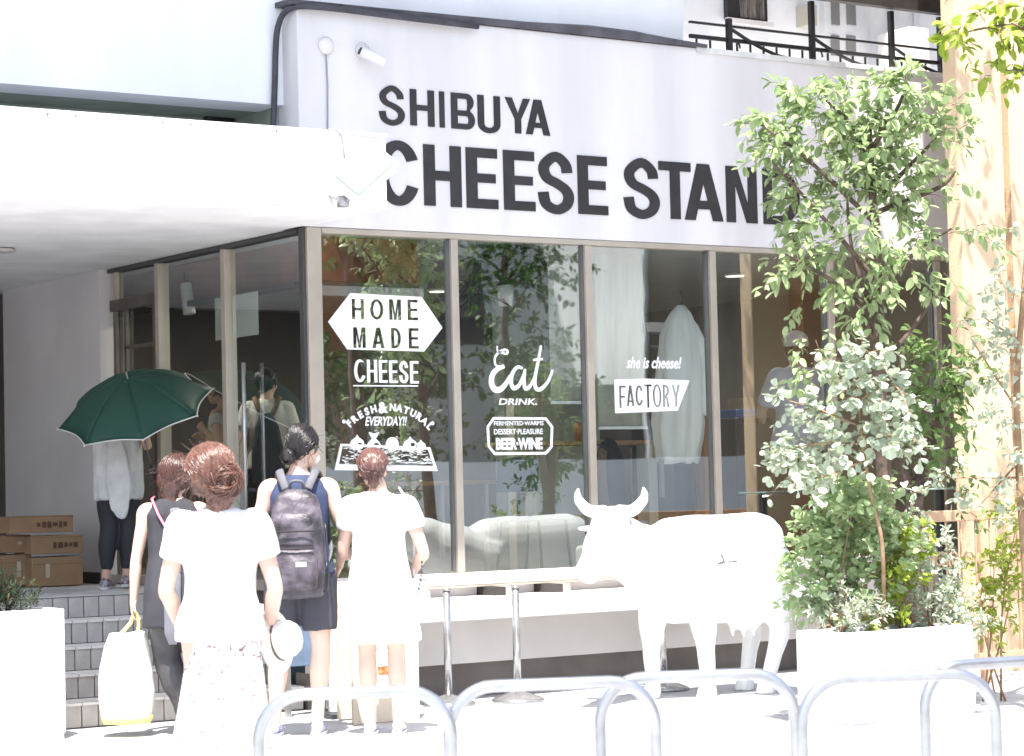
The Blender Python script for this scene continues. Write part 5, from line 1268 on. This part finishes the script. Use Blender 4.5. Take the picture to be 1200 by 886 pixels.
for k in range(8):
    aA, aB = a0+k*math.pi/4, a0+(k+1)*math.pi/4; mb = MB(); vs = []; nr_, na = 10, 8
    for i in range(nr_+1):
        r = .02+.98*i/nr_
        for j in range(na+1):
            u = j/na; pA, pB = upt(aA, r), upt(aB, r); p = pA.lerp(pB, u)+nrm*(.012*math.sin(math.pi*u)*math.sin(math.pi*r))
            p = p+(uc-nrm*(hgt*.4)-p).normalized()*(.032*math.sin(math.pi*u)*r**6); vs.append(p)
    mb.add(vs, [(i*(na+1)+j, i*(na+1)+j+1, (i+1)*(na+1)+j+1, (i+1)*(na+1)+j) for i in range(nr_) for j in range(na)])
    o = mb.build('canopy_panel', m_um, um, smooth=True); sd = o.modifiers.new('s', 'SOLIDIFY'); sd.thickness = .002
    MB().tube(vs[-(na+1):], .0045, 6).build('piping', M('white piping', (.7, .7, .68), .7), o, smooth=True)
    MB().tube([upt(aA, r)-nrm*.006 for r in (.03, .3, .6, .85, 1)], .003, 6).build('rib', M('steel rib', (.3, .3, .3), .4, metal=.7), um, smooth=True)
    tip = upt(aA, 1); MB().ell(tip+(tip-uc).normalized()*.006, (.007, .007, .007), None, 8, 6).build('rib_tip', m_white, um, smooth=True)
gr_ = um.location+nrm*.02
MB().tube([gr_-nrm*.06, apex+nrm*.05], .006, 8).build('shaft', M('steel rib'), um, smooth=True)
MB().tube([gr_-nrm*.16, gr_-nrm*.05], .014, 10).build('handle', m_black, um, smooth=True)
MB().tube([apex+nrm*.03, apex+nrm*.07], [.006, .003], 8).build('ferrule', m_black, um, smooth=True)

# ---- 6: inside behind the side glazing, backpack
t, J, s, rot, P = person('person in white tee with a slim dark rucksack, standing inside behind the side glazing', None, 0, 1.60, dict(re=(.25, .0, 1.1), rw=(.16, .2, 1.0)), None, hyaw=.6, vox=.010)
cloth(t, 'tee_shirt', shirt_mb(s, J, .86, .022, .55, 1.03, loose=.02), M('dim white cotton', (.70, .69, .64), .9), folds(.01, 9, 3.5, 33), .012)
mb = MB(); legs_mb(mb, J, s, (.015, .016, .018, .016, .016, .014))
mb.rings([(z*s, .175*s, .125*s, 0) for z in (.8, .86, .95)], 20); cloth(t, 'trousers', mb, M('black leggings'), None, .012)
hb = P((0, -.015, .03)); hairdo(t, [(hb, (.09*s, .105*s, .105*s))], cb_, s, 80, hb, (.094*s, .11*s, .108*s), P((0, -.1, -.06)), 27, .006, rot=rot)
for a in 'lr': shoe(t, J[a+'a'], s, m_black, M('pale sole'))
rk = thing('rucksack', 'slim dark rucksack with brown straps on the person inside behind the side glazing', 'backpack', (0, 0, 0)); oz = 1.1*s
mb = MB(); mb.rings([(oz+z, rx, .07, -.17) for z, rx in [(-.36, .09), (-.34, .13), (-.1, .13), (.1, .10), (.22, .05)]], 24, 2.6); fuse(mb, 'pack_body', M('dark slate cloth', (.03, .04, .055), .8), rk, .011, 3, folds(.01, 9, 4, 3))
for a in (-1, 1): MB().tube(crom([tuple(Vector(p)*s) for p in [(a*.03, -.15, 1.30), (a*.08, -.125, 1.40), (a*.11, -.04, 1.475), (a*.13, .08, 1.4), (a*.15, .11, 1.2)]], 5), .022, 8, flat=.35, upv=(0, 1, 0)).build('strap', M('brown leather strap', (.14, .07, .035), .6), rk, smooth=True)
ploc = spot(317, 18.8, zp); place(t, Vector((ploc.x, ploc.y, zp)), 30, rk)

# ---- 7: inside at the right, pale shirt and white cap
t, J, s, rot, P = person('person in pale blue shirt and white cap, back turned, inside behind the fourth window', None, 0, 1.72, dict(le=(-.25, .1, 1.12), lw=(-.15, .3, 1.05), re=(.25, .1, 1.12), rw=(.15, .3, 1.05)), None, vox=.010)
cloth(t, 'shirt', shirt_mb(s, J, .84, .025, .8, 1.03, loose=.03), M('pale blue shirt', (.55, .62, .78), .9), folds(.012, 9, 3.5, 43), .012)
mb = MB(); legs_mb(mb, J, s, (.015, .016, .018, .016, .016, .014))
mb.rings([(z*s, .175*s, .125*s, 0) for z in (.8, .86, .95)], 20); cloth(t, 'trousers', mb, M('black leggings'), None, .012)
MB().rings([(J['head'].z+z*s, rx*s, ry*s, -.01) for z, rx, ry in [(.02, .088, .106), (.05, .090, .108), (.09, .082, .098), (.12, .062, .075), (.138, .03, .035), (.142, .008, .01)]], 24, 2.0).build('cap', WHITE, t, smooth=True)
hb = P((0, -.015, .01)); hairdo(t, [(hb, (.085*s, .10*s, .09*s))], cb_, s, 0, seed=28, rot=rot)
for a in 'lr': shoe(t, J[a+'a'], s, m_black, M('pale sole'))
ploc = spot(940, 17.6, zp); place(t, Vector((ploc.x, ploc.y, zp)), 15)
# ================================================================== PLANTS
def leaf_mesh(name, w, fold, mat, tipw=.35):
    vs = [(0, 0, 0), (-w*.42, .22, fold*.6), (-w*.5, .5, fold), (-w*tipw, .78, fold*.6), (0, 1, -.05), (w*tipw, .78, fold*.6), (w*.5, .5, fold), (w*.42, .22, fold*.6), (0, .3, 0), (0, .62, .01)]
    fs = [(0, 8, 1), (1, 8, 9, 2), (2, 9, 3), (3, 9, 4), (4, 9, 5), (5, 9, 6), (6, 9, 8, 7), (7, 8, 0)]
    me = bpy.data.meshes.new(name); me.from_pydata(vs, [], fs); me.materials.append(mat); me.shade_smooth(); return me
def leaf_frame(pos, d, up, size):
    y = d.normalized(); x = y.cross(up)
    if x.length < .05: x = y.cross(Vector((1, .3, 0)))
    x.normalize(); z = x.cross(y)
    m = Matrix((x*size, y*size, z*size)).transposed().to_4x4(); m.translation = pos; return m
class Plant:
    def __init__(s, name, lab, cat, base, mat_leaf, mat_bark, w=.5, fold=.12, seed=1, group=None, tipw=.35, nleaf=300):
        s.root = thing(name, lab, cat, tuple(base), group); s.leaves = []; s.bark = MB(); s.mb = mat_bark; s.ml = mat_leaf
        s.rnd = random.Random(seed); s.me = [leaf_mesh('leaf', w*k, fold*k2, mat_leaf, tipw) for k, k2 in ((1, 1), (.85, 1.6), (1.12, .4))]; s.n = nleaf
    def branch(s, pts, r0, r1, n=7):
        P = crom([tuple(p) for p in pts], 5) if len(pts) > 2 else [Vector(p) for p in pts]
        s.bark.tube(P, [r0+(r1-r0)*i/(len(P)-1) for i in range(len(P))], n); return P
    def twig(s, a, d, L, nl, size, droop=.25, r=.0022, spread=1.0):
        a = Vector(a); d = Vector(d).normalized(); P = []; g = s.rnd
        for i in range(5):
            u = i/4; P.append(a+d*L*u+Vector((0, 0, -droop*L*u*u))+Vector((g.gauss(0, .02), g.gauss(0, .02), g.gauss(0, .02)))*L*(u > 0))
        s.bark.tube(P, [r, r*.8, r*.6, r*.5, r*.3], 4)
        for i in range(nl):
            u = g.uniform(.12, 1); k = min(3, int(u*4)); p = P[k].lerp(P[k+1], u*4-k); t = (P[k+1]-P[k]).normalized()
            side = t.cross(Vector((g.gauss(0, 1), g.gauss(0, 1), g.gauss(0, 1)))).normalized()
            ld = (side*spread+t*.6+Vector((0, 0, -droop*1.3))).normalized(); up = Vector((g.gauss(0, .5), g.gauss(-.2, .5), 1)).normalized()
            s.leaves.append(leaf_frame(p+side*.006, ld, up, size*g.uniform(.6, 1.25)))
        return P
    def clump(s, c, rad, ntw, L, nl, size, droop=.25, origin=None, spread=1.0, up=.2):
        g = s.rnd; c = Vector(c)
        for i in range(ntw):
            v = Vector((g.gauss(0, 1), g.gauss(0, 1), g.gauss(0, 1))).normalized()*g.random()**.5
            p = c+Vector((v.x*rad[0], v.y*rad[1], v.z*rad[2])); d = v+Vector((0, 0, up))+Vector((g.gauss(0, .4), g.gauss(0, .4), g.gauss(0, .3)))
            if origin is not None: d = d+(c-Vector(origin)).normalized()*.6
            s.twig(p, d, L*g.uniform(.6, 1.3), nl, size, droop, spread=spread)
    def done(s, bark_name='trunk'):
        if s.bark.v: s.bark.build(bark_name, s.mb, s.root, smooth=True)
        off = woff(s.root); s.rnd.shuffle(s.leaves)
        L = sorted(s.leaves, key=lambda m: (m.translation-CAM).length+s.rnd.random()*.35)
        single = L[:s.n]; rest = L[s.n:]
        for i, m in enumerate(single):
            o = bpy.data.objects.new('leaf', s.me[i % 3]); COL.objects.link(o); o.parent = s.root
            mm = m.copy(); mm.translation = m.translation-off; o.matrix_local = mm
        if rest:
            tv, tf = [], []
            base = [[v.co.copy() for v in me.vertices] for me in s.me]; F = [[tuple(p.vertices) for p in me.polygons] for me in s.me]
            for i, m in enumerate(rest):
                k = i % 3; n = len(tv); mm = m.copy(); mm.translation = m.translation-off
                tv += [mm @ v for v in base[k]]; tf += [tuple(a+n for a in f) for f in F[k]]
            me = bpy.data.meshes.new('foliage'); me.from_pydata(tv, [], tf); me.materials.append(s.ml); me.shade_smooth()
            o = bpy.data.objects.new('foliage', me); COL.objects.link(o); o.parent = s.root; o['kind'] = 'stuff'
m_bark = M('grey brown bark', (.13, .09, .07), .9, .25, 12, bump=.6, bs=60); m_twig = M('tan twig', (.34, .22, .13), .8, .15, 12)
lf_tree = leafmat('fresh green leaf', (.20, .30, .10), (.50, .60, .34), .42, .28)
lf_silver = leafmat('silver green round leaf', (.34, .42, .30), (.60, .66, .52), .3, .35)
lf_bush = leafmat('pale green bush leaf', (.30, .44, .19), (.54, .64, .38), .4, .35)
lf_dark = leafmat('dark green leaf', (.025, .06, .02), (.07, .12, .035), .25)
lf_ref = leafmat('street tree leaf', (.04, .09, .02), (.10, .17, .04), .3)
def C(px, py, D): return atD(px, py, D)
# ---- main tree in the right planter
D0 = 13.75; base = spot(1040, D0, rph-.05)
tr = Plant('young_tree', 'slender tree with fresh green leaves growing from the right planter in front of the sign', 'tree', base, lf_tree, m_bark, .46, .10, 11)
P = tr.branch([base, C(1042, 640, D0), C(1034, 520, D0), C(1030, 400, D0), C(1028, 300, D0), C(1022, 220, D0), C(1018, 150, D0)], .055, .018, 9)
limbs = [((1030, 380), (1000, 300), (992, 220), 13.7), ((1028, 330), (960, 250), (905, 190), 13.6), ((1024, 260), (950, 190), (890, 145), 13.5), ((1022, 240), (1070, 190), (1110, 150), 13.8), ((1018, 200), (1000, 150), (965, 115), 13.7),
         ((1028, 340), (1080, 290), (1115, 268), 13.7), ((1030, 360), (960, 320), (925, 300), 13.5), ((1018, 180), (1050, 130), (1062, 100), 13.7), ((1034, 420), (1000, 350), (970, 330), 13.8), ((1034, 430), (1080, 370), (1100, 340), 13.9), ((1024, 250), (1100, 220), (1120, 200), 13.6)]
for a, b, c, D in limbs: tr.branch([C(*a, D0), C(*b, (D0+D)/2), C(*c, D)], .018, .006, 6)
# crown clumps: (px, py, radius px x, y, twigs)
for px, py, rx, ry, n in [(912, 170, 24, 24, 10), (888, 142, 12, 12, 4), (945, 150, 35, 35, 22), (970, 115, 25, 16, 10), (935, 108, 14, 9, 4), (1010, 160, 35, 45, 30), (1060, 150, 40, 40, 28), (1040, 105, 22, 16, 8), (1063, 95, 8, 16, 5), (1105, 155, 20, 22, 8), (1095, 120, 18, 12, 4), (925, 262, 14, 12, 4),
                          (1005, 220, 42, 38, 25), (1058, 215, 40, 32, 20), (940, 215, 32, 25, 16), (1105, 215, 12, 12, 3), (962, 275, 34, 26, 17), (936, 308, 24, 14, 8), (1030, 280, 40, 28, 18), (1080, 275, 28, 14, 9), (1118, 268, 12, 6, 3),
                          (985, 315, 32, 20, 11), (1040, 325, 30, 20, 10), (1080, 315, 20, 14, 6), (1020, 365, 24, 12, 4), (955, 345, 20, 12, 4), (945, 395, 14, 22, 5), (965, 420, 18, 20, 7)]:
    c = C(px, py, 13.68+tr.rnd.uniform(-.1, .1)); tr.clump(c, (rx/200, .22, ry/200), int(n*(1.5 if py < 250 else 1.15)), .16, 9, .074, .45, origin=C(1025, 260, D0))
tr.done()
# ---- second, darker tree behind, its thick leaning branch over the fence
D1 = 14.6; b1 = spot(1062, D1, 0)
t2 = Plant('leaning_tree', 'shaded tree with a thick leaning brown branch, close to the ochre pillar', 'tree', b1, leafmat('mid green leaf', (.10, .19, .05), (.24, .34, .12)), m_bark, .46, .10, 12)
t2.branch([b1, C(1066, 650, D1), C(1072, 590, D1), C(1080, 560, D1), C(1095, 510, D1), C(1112, 468, D1), C(1135, 440, D1-.1)], .06, .03, 9)
t2.branch([C(1072, 590, D1), C(1058, 530, D1), C(1050, 470, D1), C(1060, 410, D1)], .04, .012, 7)
for px, py, rx, ry, n in [(1085, 430, 30, 25, 20), (1100, 470, 26, 30, 22), (1070, 500, 28, 30, 18), (1125, 440, 22, 22, 12), (1095, 520, 24, 22, 10), (1075, 400, 20, 14, 4), (1110, 400, 20, 16, 5)]:
    t2.clump(C(px, py, D1-.1), (rx/190, .2, ry/190), int(n*1.0), .16, 8, .070, .5, origin=C(1072, 520, D1))
for px, py, rx, ry, n in [(1080, 560, 40, 18, 10), (1120, 590, 30, 14, 8)]: t2.clump(C(px, py, D1-.1), (rx/190, .2, ry/190), n, .14, 6, .05, .3)
t2.done()
# ---- silvery sapling with round leaves
D2 = 12.9; b2 = spot(1036, D2+.2, rph-.05)
sp = Plant('silver_sapling', 'thin sapling with pale silvery round leaves arching left in front of the tree', 'sapling', b2, lf_silver, m_twig, .78, .06, 13, tipw=.5)
sp.branch([b2, C(1034, 640, D2), C(1022, 585, D2), C(1012, 530, D2), C(1006, 470, D2), C(1000, 430, D2)], .013, .006, 7)
for a, b, c in [((1010, 520), (960, 520), (905, 530)), ((1008, 500), (960, 480), (925, 470)), ((1006, 480), (1000, 440), (1015, 410)), ((1012, 540), (960, 560), (920, 560)), ((1006, 470), (1045, 450), (1065, 480)), ((1012, 530), (1045, 510), (1070, 515))]:
    P = sp.branch([C(*a, D2), C(*b, D2-.1), C(*c, D2-.15)], .007, .003, 5)
    for k in range(2, len(P)): sp.twig(P[k], (P[k]-P[k-1])+Vector((sp.rnd.gauss(0, .05), sp.rnd.gauss(0, .05), sp.rnd.gauss(0, .05))), .18, 10, .050, .35)
for px, py, rx, ry, n in [(905, 515, 18, 16, 5), (930, 540, 24, 20, 10), (965, 500, 24, 22, 11), (1000, 460, 30, 28, 17), (1020, 425, 22, 20, 10), (1045, 470, 24, 26, 13), (1030, 510, 28, 24, 14), (1060, 500, 14, 18, 6), (960, 545, 20, 14, 7), (985, 530, 20, 20, 9), (990, 420, 20, 16, 6)]:
    sp.clump(C(px, py, D2-.08), (rx/213, .12, ry/213), int(n*1.0), .12, 8, .050, .4)
sp.done('stem')
# ---- bushes in the planter
def bush(lab, cx, blobs, D, mat, size, seed, w=.6, L=.16, nl=9, up=.5, name='shrub', bark=None, rootz=None, nleaf=300, group='shrubs in the right planter', droop=.1):
    z = rph-.05 if rootz is None else rootz
    b = spot(cx, D, z); p = Plant(name, lab, 'shrub', b, mat, bark or m_twig, w, .10, seed, group, nleaf=nleaf)
    for px, py, rx, ry, n in blobs:
        c = C(px, py, D+p.rnd.uniform(-.12, .12)); p.branch([b+Vector((p.rnd.gauss(0, .05), p.rnd.gauss(0, .05), 0)), b.lerp(c, .5)+Vector((0, 0, .04)), c], .008, .003, 5)
        p.clump(c, (rx*D/FPX, .22, ry*D/FPX), int(n*1.9), L*.75, nl, size*1.2, droop, up=up)
    p.done('stems'); return p
bush('tall pale green round leaved bush filling the left half of the right planter', 975,
     [(1001, 590, 40, 26, 24), (961, 630, 30, 32, 22), (1006, 640, 40, 34, 28), (956, 680, 24, 30, 17), (991, 690, 34, 34, 22), (1036, 600, 30, 26, 15), (961, 720, 18, 18, 9), (981, 570, 20, 14, 7), (1046, 650, 24, 30, 12)], 13.2, lf_bush, .045, 21, .75, .15, 9, .5)
bush('low feathery grey green shrub at the front of the right planter', 985, [(985, 715, 30, 22, 22), (1010, 725, 26, 14, 14), (960, 735, 20, 10, 8)], 12.95, lf_silver, .030, 22, .3, .14, 12, .9)
bush('yellow green shrub in the middle of the right planter', 1055, [(1055, 640, 22, 18, 14), (1050, 690, 24, 26, 18), (1045, 735, 20, 10, 8), (1062, 665, 16, 16, 9)], 13.2, leafmat('yellow green leaf', (.22, .33, .03), (.36, .42, .06)), .042, 23, .55, .13, 9, .6)
bush('small leaved variegated shrub at the right end of the right planter', 1095, [(1085, 680, 26, 26, 22), (1110, 710, 26, 24, 20), (1095, 640, 20, 22, 12), (1125, 735, 18, 14, 10), (1075, 720, 22, 18, 13), (1065, 620, 22, 16, 8)], 13.3, lf_silver, .030, 24, .55, .13, 11, .5)
# leaves spilling over the planter edge, shrub by the pillar
bush('trailing leafy plant at the foot of the ochre pillar', 1160, [(1150, 690, 10, 30, 10), (1165, 660, 18, 36, 12), (1158, 740, 14, 36, 12), (1185, 700, 16, 40, 12), (1190, 620, 16, 30, 10)], 14.0, leafmat('yellow green leaf'), .04, 25, .5, .14, 8, .3, rootz=0, group=None)
# ---- plant overhanging at the right edge
b = spot(1215, 13.4, 0)
pr = Plant('climbing_shrub', 'sunlit small leaved climber hanging in front of the ochre pillar at the right edge', 'climber', b, lf_silver, m_twig, .6, .08, 31, tipw=.4)
pr.branch([b, C(1205, 700, 13.4), C(1195, 560, 13.4), C(1192, 450, 13.4), C(1200, 340, 13.4), C(1210, 200, 13.4)], .03, .012, 7)
for a, c in [((1195, 560), (1120, 560)), ((1192, 480), (1140, 400)), ((1196, 400), (1150, 370)), ((1195, 540), (1150, 590))]: pr.branch([C(*a, 13.4), C(*c, 13.3)], .008, .004, 5)
for px, py, rx, ry, n in [(1160, 380, 22, 16, 10), (1180, 350, 22, 28, 14), (1150, 410, 18, 16, 8), (1185, 420, 20, 40, 18), (1155, 450, 16, 16, 8), (1175, 490, 26, 24, 16), (1190, 540, 20, 26, 14), (1120, 565, 22, 14, 8), (1085, 575, 20, 8, 5), (1150, 575, 22, 20, 10), (1190, 600, 14, 20, 8), (1185, 290, 12, 24, 5)]:
    pr.clump(C(px, py, 13.3), (rx/207, .15, ry/207), int(n*.85), .12, 8, .046, .35)
pr.done('stems')
b = spot(1240, 12.8, 0)
po = Plant('street_tree', 'branch of a bright green street tree reaching in at the top right corner', 'tree', b, leafmat('yellow green leaf'), m_bark, .5, .1, 32)
po.branch([b, C(1240, 600, 12.8), C(1235, 300, 12.8), C(1225, 60, 12.8), C(1215, -60, 12.8)], .08, .03, 9)
po.branch([C(1232, 200, 12.8), C(1215, 95, 12.7), C(1178, 82, 12.6)], .01, .004, 5)
po.branch([C(1225, 60, 12.8), C(1190, 30, 12.7), C(1120, 40, 12.6)], .014, .004, 6)
for px, py, rx, ry, n in [(1122, 42, 12, 8, 4), (1150, 36, 20, 12, 7), (1188, 26, 18, 14, 7), (1197, 78, 10, 12, 4), (1178, 84, 10, 5, 2), (1200, 10, 18, 14, 8), (1240, -60, 60, 60, 30)]:
    po.clump(C(px, py, 12.65), (rx/217, .15, ry/217), int(n*1.4), .15, 7, .08, .5)
for i in range(44):                                # crown above the picture, its shade dapples the pillar
    c = Vector((po.rnd.uniform(3.1, 4.3), po.rnd.uniform(-3.2, -1.7), po.rnd.uniform(4.95, 6.3))); po.clump(c, (.16, .16, .28), 3, .16, 6, .08, .5)
po.branch([C(1215, -60, 12.8), Vector((4.3, -2.8, 5.6)), Vector((3.7, -2.2, 5.8))], .03, .01, 6)
po.done()
# ---- small conifer in the left planter
b = Vector((onY(6, 715, lpy+.25).x, lpy+.25, lph-.05))
cf = Plant('dwarf_conifer', 'low dark green conifer in the left planter', 'shrub', b, lf_dark, m_bark, .16, .02, 41)
for k in range(5): cf.branch([b, b+Vector((cf.rnd.gauss(0, .12), cf.rnd.gauss(0, .08), .14))], .01, .004, 5)
for dx, dz, n in ((-.14, .10, 50), (0, .12, 70), (.06, .07, 50), (-.3, .1, 40), (-.05, .17, 30)): cf.clump(b+Vector((dx, 0, dz)), (.10, .12, .07), n, .08, 14, .028, -.1, up=.8)
cf.done('stems')
# ---- hanging plants in the second window
a = onY(592, 338, .55)
hp_ = Plant('hanging_plant', 'spiky green plant in a small white hanging pot inside the second window', 'plant', tuple(a), leafmat('dark green leaf'), m_twig, .14, .05, 51)
for i in range(150):
    an = hp_.rnd.uniform(0, 6.28); el = hp_.rnd.uniform(-.2, 1.2); d = Vector((math.cos(an)*math.cos(el), math.sin(an)*math.cos(el), math.sin(el)))
    hp_.leaves.append(leaf_frame(a+Vector((0, 0, .03)), d, Vector((0, 0, 1)), hp_.rnd.uniform(.16, .34)))
for k, (px, py) in enumerate([(560, 300), (575, 290), (610, 300), (552, 330), (625, 290), (565, 345), (585, 310)]):
    c = onY(px, py, .55)
    for i in range(34):
        an = hp_.rnd.uniform(0, 6.28); el = hp_.rnd.uniform(-1.3, .3); d = Vector((math.cos(an)*math.cos(el), math.sin(an)*math.cos(el), math.sin(el))); hp_.leaves.append(leaf_frame(c, d, Vector((0, 0, 1)), hp_.rnd.uniform(.12, .26)))
    hp_.branch([a+Vector((0, 0, .02)), a.lerp(c, .5)+Vector((0, 0, .05)), c], .005, .003, 5)
MB().lathe([(.001, -.12), (.045, -.12), (.06, .02), (.055, .02), (.042, -.10), (.001, -.10)], a, 20).build('pot', M('white ceramic', (.78, .78, .78), .3, emit=0), hp_.root, smooth=True)
for s_ in (-1, 1): MB().tube([a+Vector((s_*.055, 0, .02)), Vector((a.x, a.y, ZF))], .003, 5).build('string', m_black, hp_.root)
hp_.done('stems')
# ================================================================== ACROSS THE STREET (seen mirrored in the panes)
ob = thing('opposite_building', 'brown rendered building across the street, seen mirrored in the windows', 'building', (8, -22, 0))
m_ob = M('terracotta render', (.42, .19, .09), .85, .1, .5, streak=True); m_ob2 = M('tan render', (.46, .31, .21), .85, .08, .4, streak=True)
MB().box((2, -30, 3.6), (13.0, -22, 9)).build('upper_wall', m_ob, ob); MB().box((2, -30, -.1), (13.0, -22.2, 3.55)).build('lower_wall', m_ob2, ob)
MB().box((13.0, -30, -.1), (18, -24.2, 8)).build('side_block', M('pale mint render', (.52, .55, .52), .85, .06, .6, streak=True), ob)
wb = MB().box((18, -26.5, -.1), (26, -20.4, 10)).build('white_block', M('white tiled block', (.82, .82, .80), .6, .05, .8, streak=True), ob)  # bright block added so the middle panes mirror something pale
MB().box((17.95, -26.4, .1), (17.99, -20.5, 3.1)).build('shop_window', M('dark window glass'), ob)  # dark sheet added to dim the lower part of the block's mirror image
MB().box((18.02, -20.3, -.1), (42, -8.5, 9)).build('dark_block', M('dark brown cladding', (.06, .05, .04), .7, .2, .8, streak=True), ob)  # added dark mass, keeps bright sky out of the right panes' mirror image
MB().box((0, -17.25, -.1), (24, -17.1, 1.75)).build('reflector_wall', M('white hoarding', (.82, .84, .84), .6, .06, .6, streak=True), ob)  # added pale wall whose mirror image lightens the lower panes
MB().box((2.5, -22.19, 3.1), (11, -20.8, 3.3)).build('awning', M('white awning', (.7, .7, .68), .8), ob)
for i in range(6):
    x = 3+i*1.65
    f = MB().box((x, -22.02, 4.5), (x+1.0, -21.97, 6.0)).build('window', M('dark window glass'), ob); MB().box((x-.05, -21.97, 4.44), (x+1.05, -21.9, 4.5)).build('sill', m_white, f)
    MB().box((x, -22.22, .3), (x+1.3, -22.17, 2.6)).build('shop_window', M('dark window glass'), ob)
for i in range(2): MB().box((13.8+i*2.1, -24.22, 4), (15+i*2.1, -24.17, 5.6)).build('window', M('dark window glass'), ob)
for i, (x, y, h, lab) in enumerate(((11.8, -18.6, 6.2, 'street tree across the road mirrored in the first big pane'), (13.5, -18.0, 6.8, 'street tree across the road mirrored in the second pane'))):
    tt = Plant('pavement_tree', lab, 'tree', (x, y, 0), lf_ref, m_bark, .5, .1, 61+i, 'street trees across the road', nleaf=0)
    tt.branch([(x, y, 0), (x+.1, y, 1.6), (x-.05, y, 3), (x, y, h)], .12, .03, 9)
    for k in range(22):
        c = Vector((x+tt.rnd.uniform(-.7, .7), y+tt.rnd.uniform(-.8, .8), tt.rnd.uniform(1.6, h+.4))); tt.branch([(x, y, c.z-.5), c], .03, .01, 5); tt.clump(c, (.6, .6, .45), 20, .4, 9, .13, .3)
    tt.done()
# neighbour on the left closing the street
MB().box((-22, -1.5, -.1), (-14.5, 10, 6)).build('left_neighbour', M('tan render'), label='tan rendered neighbouring building left of the entrance, outside the picture', cat='building')
